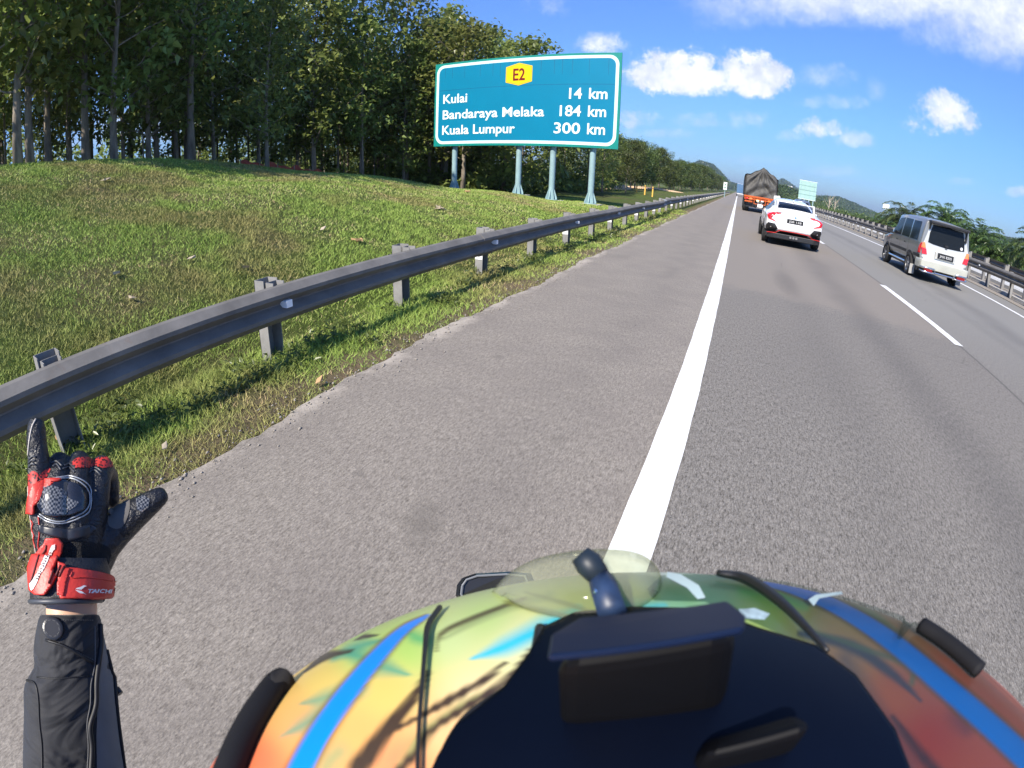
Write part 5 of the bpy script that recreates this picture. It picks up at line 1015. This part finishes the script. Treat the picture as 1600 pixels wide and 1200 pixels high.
# smoked visor lying over the far side of the shell
sv, t, b = newmat('smoked_visor'); b.inputs['Base Color'].default_value = (.05, .07, .07, 1); b.inputs['Roughness'].default_value = .3
tr = t.node('ShaderNodeBsdfTransparent'); tr.inputs[0].default_value = (.60, .66, .64, 1); mx = t.node('ShaderNodeMixShader'); mx.inputs[0].default_value = .12; t.link(tr.outputs[0], mx.inputs[1]); t.link(b.outputs[0], mx.inputs[2]); t.link(mx.outputs[0], t.n['Material Output'].inputs[0])
hat(drape('smoked_visor', [(1033, 908), (1110, 906), (1165, 909), (1230, 918), (1330, 945), (1420, 975), (1520, 1045), (1620, 1140), (1640, 1290), (1300, 1290), (1280, 1030), (1180, 985), (1100, 950), (1020, 948), (1010, 930)], cray, HB, .0018, sv, None, 10))
hat(drape('visor_glint', [(1042, 908), (1062, 912), (1090, 930), (1100, 950), (1088, 952), (1072, 934), (1040, 916)], cray, HB, .0028, mat('pale_decal_and_glint', (.62, .78, .72), .3), None, 20))  # reflection on the visor, painted as a pale patch
hat(drape('small_decal', [(1150, 968), (1175, 966), (1198, 975), (1190, 984), (1160, 982)], cray, HB, .0028, mat('pale_decal_blue', (.40, .58, .60), .3, var=.6, vscale=300), None, 20))
hat(drape('small_decal', [(1258, 952), (1270, 944), (1310, 938), (1312, 942), (1275, 950), (1266, 962)], cray, HB, .0028, mat('pale_decal_and_glint', (.62, .78, .72), .3), None, 20))

# ------------------------------------------------------------ motorcycle under the rider; only a mirror reaches past the helmet
bike = empty('motorcycle', (0.0, .1, 0)); tag(bike, 'motorcycle under the rider, with its black octagonal mirror showing past the helmet', 'motorcycle')
def bat(o): o.parent = bike; o.location = -bike.location; return o
mo = [(714, 914), (722, 903), (742, 896), (795, 893), (830, 896), (842, 925), (830, 945), (760, 948), (720, 946), (712, 930)]; md = .72; vdir = pray(770, 920)
P_ = [AT(x, y, md) for x, y in mo]; mb = MB(); c0 = sum(P_, Vector())/len(P_); mb.loft([[p+vdir*.035+(c0-p)*.25 for p in P_], [p+vdir*.02 for p in P_], P_, [c0+(p-c0)*.90-vdir*.004 for p in P_], [c0+(p-c0)*.86+vdir*.004 for p in P_]], caps=True); mh = bat(mb.build('mirror_housing', mat('mirror_gloss_black', (.012, .012, .016), .25, var=.1, coat=.8)))
mb = MB(); mb.add([c0+(p-c0)*.80+vdir*.002 for p in P_], [tuple(range(len(P_)))]); g_ = mb.build('mirror_glass', mat('mirror_dark_glass', (.02, .02, .02), .08, var=.1)); g_.parent = mh
mb = MB(); mb.tube([p_ for p_ in [c0+(p-c0)*.84-vdir*.003 for p in P_]+[c0+(P_[0]-c0)*.84-vdir*.003]], .0016, 5); g_ = mb.build('mirror_rim', mat('rim_grey', (.16, .17, .18), .3)); g_.parent = mh
sc_ = CAM; mb = MB(); mb.tube([tuple(c0+vdir*.03), (-.16, .52, .80), (-.12, .50, .76)], .009, 8); bat(mb.build('mirror_stalk', blk, smooth=True))
mb = MB(); mb.tube([(-.14, .44, .77), (0, .48, .77), (.14, .44, .77)], .014, 8); bat(mb.build('handlebar', blk, smooth=True))
bp_ = mat('bike_dark_paint', (.03, .035, .05), .3, coat=.6)
mb = MB(); S = [[Vector((w*math.sin(a), y, z+h*math.cos(a))) for a in [2*math.pi*k/16 for k in range(16)]] for y, w, z, h in ((-.55, .05, .92, .03), (-.4, .10, .86, .06), (-.1, .12, .80, .06), (.05, .10, .80, .09), (.2, .13, .78, .14), (.42, .09, .76, .10), (.5, .04, .74, .05))]; mb.loft(S); bat(mb.build('tank_and_seat', bp_, smooth=True))
for yy in (-.45, .70):
    mb = MB(); R = []
    for k in range(30):
        a = 2*math.pi*k/30; R.append([Vector((q, yy+p*math.cos(a), .30+p*math.sin(a))) for p, q in ((.22, -.05), (.27, -.055), (.30, -.02), (.30, .02), (.27, .055), (.22, .05))])
    mb.loft(R+[R[0]], caps=False); bat(mb.build('wheel', rub, smooth=True))
mb = MB(); mb.tube([(-.07, .70, .30), (-.07, .50, .76)], .022, 8); mb.tube([(.07, .70, .30), (.07, .50, .76)], .022, 8); mb.tube([(0, -.45, .30), (0, .1, .45), (0, .45, .74)], .05, 8); bat(mb.build('frame', blk))
mb = MB(); mb.cbox((0, .12, .48), (.22, .34, .30)); bat(mb.build('engine', mat('engine_grey', (.12, .12, .12), .5, .5), bevel=.03))

# ------------------------------------------------------------ rider: body, jacket, gloved left hand raised
rider = empty('person', (0, -.3, .3)); tag(rider, 'rider in black jacket raising a black and red gloved hand with little finger extended', 'person')
def pat(o, p=None):
    o.parent = p or rider
    if p is None: o.location = -rider.location
    return o
def pxring(xl, xr, y, d, dep, n=28, y2=None, sq=1.0):
    y2 = y if y2 is None else y2; l = AT(xl, y, d); r_ = AT(xr, y2, d); c = (l+r_)/2; L = (r_-l)/2; v = (c-CAM).normalized()
    out = []
    for k in range(n):
        a = 2*math.pi*k/n; ca, sa = math.cos(a), math.sin(a); ca = math.copysign(abs(ca)**sq, ca); sa = math.copysign(abs(sa)**sq, sa); out.append(c+L*ca-v*dep*sa)
    return out
skin, t, b = newmat('skin'); P = t.node('ShaderNodeTexCoord').outputs['Object']; t.link(t.mix(t.noise(P, 30, 5), (.62, .37, .25), (.74, .47, .33)), b.inputs['Base Color']); b.inputs['Roughness'].default_value = .5; b.inputs['Subsurface Weight'].default_value = .12; b.inputs['Subsurface Radius'].default_value = (.01, .004, .002)
# skinned body: pelvis, torso, neck, head (inside the helmet), both arms
def skinned(name, pts, rad, edges, m, root, sub=2):
    me = bpy.data.meshes.new(name); me.from_pydata([tuple(p) for p in pts], edges, []); o = bpy.data.objects.new(name, me); COL.objects.link(o)
    sk = o.modifiers.new('skin', 'SKIN'); sk.use_smooth_shade = True; me.skin_vertices or None
    for i, r_ in enumerate(rad): me.skin_vertices[0].data[i].radius = r_ if hasattr(r_, '__len__') else (r_, r_)
    me.skin_vertices[0].data[root].use_root = True; sb_ = o.modifiers.new('s', 'SUBSURF'); sb_.levels = sub; sb_.render_levels = sub; me.materials.append(m); return bake(o)
wr = AT(110, 952, .615); wr0 = AT(108, 905, .605); el = AT(128, 1420, .70); shl = Vector((-.19, -.16, 1.0)); shr = Vector((.22, -.16, 1.0))
bpts = [(0, -.42, .86), (0, -.28, .97), (.01, -.12, 1.02), (.03, -.03, 1.08), (.035, .03, 1.16), tuple(shl), tuple(el), tuple(AT(114, 1080, .64)), tuple(wr), tuple(wr0), tuple(shr), (.27, .02, .80), (.20, .22, .76), (.17, .27, .76)]
bo = skinned('body', bpts, [.12, .13, .12, .055, .085, .055, .03, .03, (.029, .024), (.028, .022), .07, .045, .03, .03], [(0, 1), (1, 2), (2, 3), (3, 4), (2, 5), (5, 6), (6, 7), (7, 8), (8, 9), (2, 10), (10, 11), (11, 12), (12, 13)], skin, 0); pat(bo)
# visible wrist
mb = MB(); mb.loft([pxring(72, 152, y, .613, .026, 24) for y in (900, 920, 940, 955, 970, 1000)]); pat(mb.build('wrist', skin, smooth=True), bo)
# jacket: torso, right sleeve, left sleeve
jk, t, b = newmat('jacket_fabric'); P = t.node('ShaderNodeTexCoord').outputs['Object']; fb = t.noise(P, 900, 2); big = t.noise(P, 14, 4, .6)
t.link(t.mix(big, (.007, .0075, .009), (.017, .018, .022)), b.inputs['Base Color']); b.inputs['Roughness'].default_value = .78; b.inputs['Sheen Weight'].default_value = .15
t.link(t.bump(fb, .35, .0006, t.bump(t.noise(P, 9, 3, .5, scl=(1, 1, 2.2), dist=.8), 1.0, .03)), b.inputs['Normal'])
jt = skinned('jacket', [(0, -.46, .82), (0, -.28, .97), (.01, -.12, 1.03), (.03, -.04, 1.07), tuple(shl), tuple(el), tuple(shr), (.27, .02, .80), (.20, .20, .76)], [.17, .18, .16, .07, .095, .082, .095, .065, .05], [(0, 1), (1, 2), (2, 3), (2, 4), (4, 5), (2, 6), (6, 7), (7, 8)], jk, 0); pat(jt)
SL = [(74, 148, 961, .606, .030), (64, 154, 959, .606, .035), (60, 158, 966, .607, .038), (56, 161, 985, .610, .041), (52, 166, 1010, .615, .044), (52, 171, 1030, .62, .046), (56, 175, 1042, .624, .047), (40, 180, 1062, .63, .052), (36, 184, 1080, .635, .054), (38, 186, 1105, .64, .055), (37, 190, 1140, .65, .057), (36, 196, 1180, .662, .058), (36, 203, 1240, .675, .060), (44, 208, 1320, .69, .060), (66, 190, 1420, .70, .055)]
mb = MB(); rs_ = [pxring(a, b_, y, d, dp, 40) for a, b_, y, d, dp in SL]; mb.loft(rs_); sl_ = pat(mb.build('jacket_sleeve', jk, smooth=True), jt); sl_.modifiers.new('s', 'SUBSURF').render_levels = 1; sm_ = evmesh(sl_); SB = bvh(sm_)
gry = mat('grey_stretch_panel', (.15, .153, .16), .75, var=.2, vscale=20, bump=.3, bscale=900)
pat(drape('grey_panel', [(157, 972), (164, 990), (170, 1015), (174, 1040), (176, 1070), (180, 1110), (186, 1160), (194, 1210), (200, 1240), (152, 1240), (151, 1200), (150, 1150), (152, 1100), (155, 1050), (158, 1010)], cray, SB, .0009, gry, None, 12), sl_)
pipe = mat('jacket_piping', (.008, .008, .009), .55); pthr = mat('grey_thread', (.10, .10, .10), .7)
mb = MB(); drape_tube(mb, [(155, 975), (156, 1010), (150, 1060), (149, 1100), (140, 1135), (143, 1170), (139, 1240)], cray, SB, .0015, .0028, 8); drape_tube(mb, [(170, 1015), (177, 1050), (182, 1110), (188, 1160), (196, 1215)], cray, SB, .001, .0024, 8); pat(mb.build('piping', pipe, smooth=True), sl_)
mb = MB(); drape_tube(mb, [(148, 978), (148, 1035), (142, 1070), (141, 1100), (136, 1132), (138, 1170), (134, 1240)], cray, SB, .0004, .0007, 5); pat(mb.build('zip_edge', pthr, smooth=True), sl_)
mb = MB(); drape_tube(mb, [(42, 1063), (55, 1068), (60, 1090), (62, 1130), (66, 1170), (66, 1240)], cray, SB, .0004, .0012, 5); pat(mb.build('seam', pipe, smooth=True), sl_)
mb = MB(); drape_tube(mb, [(72, 1000), (100, 1009), (120, 1020), (146, 1037)], cray, SB, .0004, .0016, 5, 4); drape_tube(mb, [(58, 1058), (90, 1060), (140, 1056)], cray, SB, .0002, .0008, 5); pat(mb.build('cuff_fold', pipe, smooth=True), sl_)
for k in range(2):
    mb = MB(); y0 = [969, 1008][k]
    for q in range(16): x = 92+q*3.4; yy = y0+(0 if k == 0 else (x-100)*.5); mb.tube([hit(SB, CAM, pray(x, yy), .0006)[0], hit(SB, CAM, pray(x+1.8, yy+(0 if k == 0 else .9)), .0006)[0]], .0004, 4)
    pat(mb.build('stitching', pthr), sl_)
sb_c, sb_n = hit(SB, CAM, pray(84, 982), .0); sb_n = (sb_n+(CAM-sb_c).normalized()*.6).normalized()
mb = MB(); mb.tube([sb_c-sb_n*.002, sb_c+sb_n*.004, sb_c+sb_n*.0048], [.0115, .0115, .009], 24); so_ = pat(mb.build('snap_button', mat('snap_black', (.02, .02, .022), .35), smooth=False, bevel=.0008), sl_)
mb = MB(); u_ = sb_n.orthogonal().normalized(); w_ = sb_n.cross(u_)
for k in range(10): a0 = k*.628; mb.tube([sb_c+sb_n*.0048+(u_*math.cos(a)+w_*math.sin(a))*.0078 for a in (a0, a0+.2, a0+.38)], .00045, 4)
mb.build('snap_ring', pthr, so_)
mb = MB(); mb.tube([AT(182, 1076, .62), AT(188, 1084, .618)], .004, 8); pat(mb.build('zip_pull', blk), sl_)

# glove: fingers and palm grown together
def capsule(mb, pts, n=14):
    """pts: (px, py, towards-viewer m, radius px)"""
    Q = [(AT(x, y, .62-w), r_*.62/FPX*.90) for x, y, w, r_ in pts]; P = [q[0] for q in Q]; R = [q[1] for q in Q]
    d0 = (P[0]-P[1]).normalized(); d1 = (P[-1]-P[-2]).normalized(); pp = [P[0]+d0*R[0]*.9, P[0]+d0*R[0]*.6]+P+[P[-1]+d1*R[-1]*.6, P[-1]+d1*R[-1]*.9]; rr = [R[0]*.4, R[0]*.8]+R+[R[-1]*.8, R[-1]*.4]; mb.tube(pp, rr, n)
mb = MB()
for c in ([(88, 885, 0, 30), (75, 830, .004, 27), (64, 775, .004, 22), (62, 742, 0, 19)], [(100, 885, .003, 30), (92, 830, .010, 28), (90, 780, .012, 24), (92, 746, .006, 20)], [(118, 880, .003, 30), (118, 830, .010, 28), (120, 780, .012, 24), (124, 745, .006, 20)], [(128, 880, 0, 28), (140, 830, .004, 26), (150, 790, .006, 22), (155, 752, 0, 20)],
          [(108, 925, -.002, 42), (108, 890, 0, 40)], [(75, 925, -.002, 24), (80, 880, 0, 26)],
          # little finger straight up
          [(62, 742, 0, 21), (60, 712, -.002, 19), (57, 690, -.003, 18), (57, 668, -.004, 16.5)],
          # ring, middle, index: bent at the knuckle, tips tucked toward the palm
          [(92, 744, .006, 18), (94, 724, -.012, 19.5), (98, 722, -.034, 17), (98, 745, -.046, 14)], [(124, 742, .006, 18.5), (125, 722, -.012, 20), (127, 722, -.036, 18), (126, 748, -.048, 15)], [(155, 750, 0, 20), (160, 730, -.014, 21), (170, 744, -.032, 18), (174, 780, -.040, 16)],
          # thumb
          [(132, 872, -.006, 28), (160, 850, -.010, 32), (184, 826, -.010, 28), (206, 806, -.006, 26), (230, 789, -.002, 21), (249, 776, 0, 16)], [(125, 895, -.004, 36), (152, 868, -.01, 33)]): capsule(mb, c)
go = mb.build('glove', None); rm = go.modifiers.new('r', 'REMESH'); rm.mode = 'VOXEL'; rm.voxel_size = .0017; rm.use_smooth_shade = True; s = go.modifiers.new('s', 'SMOOTH'); s.factor = .6; s.iterations = 5
gm, t, b = newmat('glove_leather'); P = t.node('ShaderNodeTexCoord').outputs['Object']; lw_ = t.noise(P, 500, 4, .6); lb = t.noise(P, 35, 5, .6)
t.link(t.mix(lb, (.006, .0065, .008), (.020, .021, .027)), b.inputs['Base Color']); t.link(t.mr(lb, .3, .7, .30, .5), b.inputs['Roughness']); t.link(t.bump(lw_, .6, .0008, t.bump(t.noise(P, 75, 4, .6, dist=1.2), .9, .004, t.bump(lb, .8, .006))), b.inputs['Normal'])
go.data.materials.append(gm); bake(go); go.data.polygons.foreach_set('use_smooth', np.ones(len(go.data.polygons), bool)); pat(go); GB = bvh(go.data)
gred = mat('glove_red', (.55, .038, .025), .45, var=.15, vscale=40, bump=.15, bscale=200); grey_s = mat('silver_thread', (.42, .44, .46), .35, .3); greyl = mat('glove_grey_suede', (.10, .095, .09), .85, var=.15, vscale=60)
carb, t, b = newmat('carbon_weave'); P = t.node('ShaderNodeTexCoord').outputs['Object']; ck = t.node('ShaderNodeTexChecker'); mp = t.node('ShaderNodeMapping'); mp.inputs['Rotation'].default_value = (.7, .3, .78); t.link(P, mp.inputs[0]); t.link(mp.outputs[0], ck.inputs[0]); ck.inputs['Scale'].default_value = 420
t.link(t.mix(ck.outputs['Fac'], (.015, .016, .018), (.16, .165, .17)), b.inputs['Base Color']); b.inputs['Roughness'].default_value = .25; b.inputs['Coat Weight'].default_value = .8; t.link(t.bump(ck.outputs['Fac'], .5, .0008), b.inputs['Normal'])
rmesh, t, b = newmat('red_perforated_mesh'); P = t.node('ShaderNodeTexCoord').outputs['Object']; vo = t.node('ShaderNodeTexVoronoi'); t.link(P, vo.inputs['Vector']); vo.inputs['Scale'].default_value = 330; t.link(t.mix(t.mr(vo.outputs['Distance'], .38, .50), (.02, .006, .006), (.48, .03, .022)), b.inputs['Base Color']); b.inputs['Roughness'].default_value = .55
def gp(name, poly, m, off=.0012, ml=5, thick=0, par=None): return pat(drape(name, [tuple(p) for p in (spl(poly+[poly[0]], 4)[:-1] if len(poly) > 6 else poly)], cray, GB, off, m, None, ml, thick), par or go)
kg = gp('knuckle_guard', [(63, 768), (78, 756), (100, 752), (122, 760), (131, 778), (128, 796), (110, 806), (90, 808), (70, 804), (60, 790)], mat('guard_black', (.012, .013, .018), .22, coat=.8), .0030, 5, .004)
gp('carbon_insert', [(66, 770), (76, 763), (90, 764), (112, 780), (122, 786), (108, 800), (92, 804), (72, 799), (63, 788)], carb, .0060, 5, 0, kg)
gp('red_hook', [(47, 802), (50, 772), (58, 756), (74, 751), (94, 750), (90, 755), (72, 757), (62, 765), (57, 785), (56, 803)], gred, .0044, 4, .003)
for rr_ in ([(66, 757), (84, 750), (112, 748), (132, 760), (139, 778), (134, 796), (116, 808), (96, 815), (78, 812), (62, 803)], [(70, 754), (90, 747), (114, 745), (136, 757), (143, 778), (138, 799), (118, 812), (96, 818), (76, 815), (60, 806)]):
    mb = MB(); drape_tube(mb, rr_, cray, GB, .0016, .0008, 5); pat(mb.build('double_stitching', grey_s, smooth=True), go)
for px_, py_ in ((74, 728), (104, 732), (136, 735)): pass
gp('red_finger_patch', [(112, 724), (122, 716), (138, 715), (149, 722), (146, 730), (130, 731), (116, 731)], rmesh, .0010); gp('red_finger_patch', [(144, 727), (152, 716), (166, 714), (175, 722), (176, 730), (160, 732)], rmesh, .0010)
gp('red_side_mesh', [(44, 742), (52, 736), (60, 742), (56, 756), (48, 766), (42, 772), (40, 756)], rmesh, .0008); gp('red_side_mesh', [(66, 738), (76, 730), (80, 734), (74, 745), (64, 750), (60, 746)], rmesh, .0008)
for (x0, y0, x1, y1) in ((80, 722, 97, 729), (83, 727, 95, 735), (100, 726, 118, 733), (98, 731, 117, 738), (140, 732, 160, 738), (139, 736, 158, 743), (46, 716, 56, 714), (45, 722, 55, 720), (45, 728, 55, 726)):
    mb = MB(); drape_tube(mb, [(x0, y0+2), ((x0+x1)/2, min(y0, y1)-1), (x1, y1)], cray, GB, .0005, .0011, 6); pat(mb.build('flex_rib', mat('rib_leather', (.045, .05, .06), .35), smooth=True), go)
gp('thumb_panel', [(168, 797), (180, 790), (198, 776), (203, 782), (202, 800), (192, 822), (178, 826), (168, 818)], greyl, .0008)
gp('thumb_mesh', [(213, 780), (224, 774), (234, 780), (232, 792), (222, 800), (214, 796)], carb, .0008)
mb = MB(); drape_tube(mb, [(44, 712), (46, 690), (50, 668), (56, 655)], cray, GB, .0006, .0008, 5); drape_tube(mb, [(41, 760), (39, 800), (46, 835), (54, 868)], cray, GB, .0006, .0008, 5); pat(mb.build('pale_piping', mat('pale_piping', (.6, .55, .48), .6), smooth=True), go)
mb = MB()
for q in ([(47, 812), (52, 818), (48, 828), (54, 836), (50, 846), (56, 856)], [(60, 806), (62, 830), (60, 850), (62, 862)]): drape_tube(mb, q, cray, GB, .0006, .0009, 5, 3)
pat(mb.build('red_squiggle_stitching', gred, smooth=True), go)
gp('palm_heel_ridge', [(62, 820), (85, 824), (110, 826), (140, 820), (150, 828), (130, 840), (106, 844), (84, 838), (64, 832)], mat('ridge_leather', (.02, .022, .028), .35), .002, 6, .003)
# mesh back of the wrist
gp('stretch_mesh', [(96, 848), (120, 846), (150, 848), (172, 858), (168, 884), (160, 896), (120, 888), (96, 880)], mat('black_stretch_mesh', (.010, .010, .011), .8, var=.4, vscale=300, bump=.8, bscale=700), .0012)
# gauntlet cuff and red wrist strap
mb = MB(); mb.loft([pxring(a, b_, y, .605, dp, 40, y2=y2) for a, b_, y, y2, dp in ((56, 166, 870, 872, .036), (48, 172, 890, 890, .038), (46, 174, 915, 912, .040), (47, 172, 932, 925, .041), (46, 166, 940, 932, .042), (50, 160, 941, 933, .038), (60, 150, 935, 930, .033))], caps=True)
cuff = pat(mb.build('cuff', mat('cuff_black', (.015, .016, .02), .5, bump=.4, bscale=400), smooth=True), go); CB = bvh(cuff.data)
mb = MB(); mb.tube([tuple(p) for p in pxring(47, 158, 940, .604, .043, 40, y2=938)]+[tuple(pxring(47, 158, 940, .604, .043, 40, y2=938)[0])], .0028, 8); pat(mb.build('cuff_rim', mat('rim_grey_black', (.05, .055, .065), .45), smooth=True), cuff)
st1 = pat(drape('wrist_strap', [(93, 889), (106, 888), (118, 889), (150, 894), (166, 898), (174, 904), (175, 922), (168, 929), (140, 934), (96, 937), (93, 928)], cray, CB, .0045, gred, None, 6, .0035), cuff)
# diagonal tab runs from the cuff up onto the hand
CG = BVHTree.FromPolygons([v.co.copy() for v in go.data.vertices]+[v.co.copy() for v in cuff.data.vertices], [tuple(p.vertices) for p in go.data.polygons]+[tuple(i+len(go.data.vertices) for i in p.vertices) for p in cuff.data.polygons])
def cp(name, poly, m, off, ml=4, th=0, par=None): return pat(drape(name, poly, cray, CG, off, m, None, ml, th), par or cuff)
dg_ = cp('diagonal_strap', [(76, 840), (92, 840), (98, 848), (97, 862), (88, 886), (84, 892), (90, 902), (84, 915), (74, 931), (60, 930), (52, 922), (50, 890), (56, 872)], gred, .0045, 4, .0035)
cp('strap_prong', [(93, 880), (104, 884), (96, 904), (92, 912), (92, 932), (100, 934), (104, 912), (110, 890), (93, 890)], gred, .0062, 4, .003)
for a_, b_ in (((88, 892), (80, 914)), ((97, 886), (90, 902)), ((102, 887), (95, 903))): mb = MB(); drape_tube(mb, [a_, b_], cray, CG, .0078, .0011, 6, 3); pat(mb.build('strap_groove', mat('groove_dark_red', (.10, .008, .008), .6), smooth=True), cuff)
mb = MB(); drape_tube(mb, [(77, 850), (68, 872), (57, 908), (56, 914)], cray, CG, .0068, [.0008, .0012, .0008], 6); pat(mb.build('strap_groove', mat('groove_dark_red', (.1, .008, .008), .6), smooth=True), cuff)
lj = [(86, 849)]; zz = [(88+(-1.0 if k % 2 else .8)-k*1.72, 851+k*4.1) for k in range(18)]
cp('white_lettering_band', [(85.5, 850), (88, 848), (88, 856), (86, 862), (84, 868), (80, 880), (76, 888), (70, 898), (66, 908), (61, 920), (57, 924), (54.5, 914), (59, 908), (66, 896), (73, 880), (79, 866)], mat('white_rubber_print', (.75, .68, .66), .5), .0072, 3)
mb = MB()
for k in range(13):
    x = 83.5-k*1.55; y = 862+k*3.7; drape_tube(mb, [(x-1.6, y-1.1), (x+1.2, y-.3), (x+.6, y+1.6)] if k % 2 else [(x-1.2, y+.8), (x, y-1.0), (x+1.6, y+.4)], cray, CG, .0079, .0004, 4, 2)
pat(mb.build('band_print', mat('print_dark', (.08, .03, .03), .6), smooth=True), cuff)
# name on the strap, with its arrow mark
def strap_text(txt, x0, x1, yb, cap, slope, m):
    V2, F_ = text_fit(txt, 0, 1, 0, 1, .035, .25); mb = MB(); vs = []
    for u, v in V2: x = x0+(x1-x0)*u; y = yb+slope*(x-x0)-cap*v; vs.append(hit(CB, CAM, pray(x, y), .0068)[0])
    mb.add(vs, F_); me = bpy.data.meshes.new('strap_lettering'); me.from_pydata([tuple(v) for v in mb.v], [], mb.f); return pat(link('strap_lettering', me, m), st1)
wl_ = mat('strap_white_print', (.75, .74, .72), .4); strap_text('TAICHI', 134, 167.5, 926.5, 6.0, -.05, wl_)
pat(drape('arrow_mark', [(117, 921), (129, 915), (132, 916), (125, 922)], cray, CB, .0068, wl_, None, 4), st1); pat(drape('arrow_mark', [(117, 922.5), (125, 924), (131, 928), (123, 927.5)], cray, CB, .0068, wl_, None, 4), st1)
mb = MB(); drape_tube(mb, [(112, 895), (111, 904), (128, 903), (150, 905), (172, 909)], cray, CB, .0066, .0007, 5); pat(mb.build('strap_ridge', gred, smooth=True), st1)
mb = MB(); mb.sphere(AT(157, 934, .60), (.006, .006, .005)); pat(mb.build('strap_end', blk, smooth=True), cuff)
# ------------------------------------------------------------ air
hz = MB(); hz.box((-6100, -3100, -20), (6100, 9100, 150)); hm_ = bpy.data.materials.new('haze_air'); hm_.use_nodes = True; t = NT(hm_.node_tree)
t.n.remove(t.n['Principled BSDF']); pv = t.node('ShaderNodeVolumePrincipled'); pv.inputs['Color'].default_value = (.72, .86, 1.0, 1); pv.inputs['Density'].default_value = .00022; pv.inputs['Anisotropy'].default_value = .3
t.link(pv.outputs[0], t.n['Material Output'].inputs['Volume']); tag(hz.build('haze', hm_), kind='stuff')
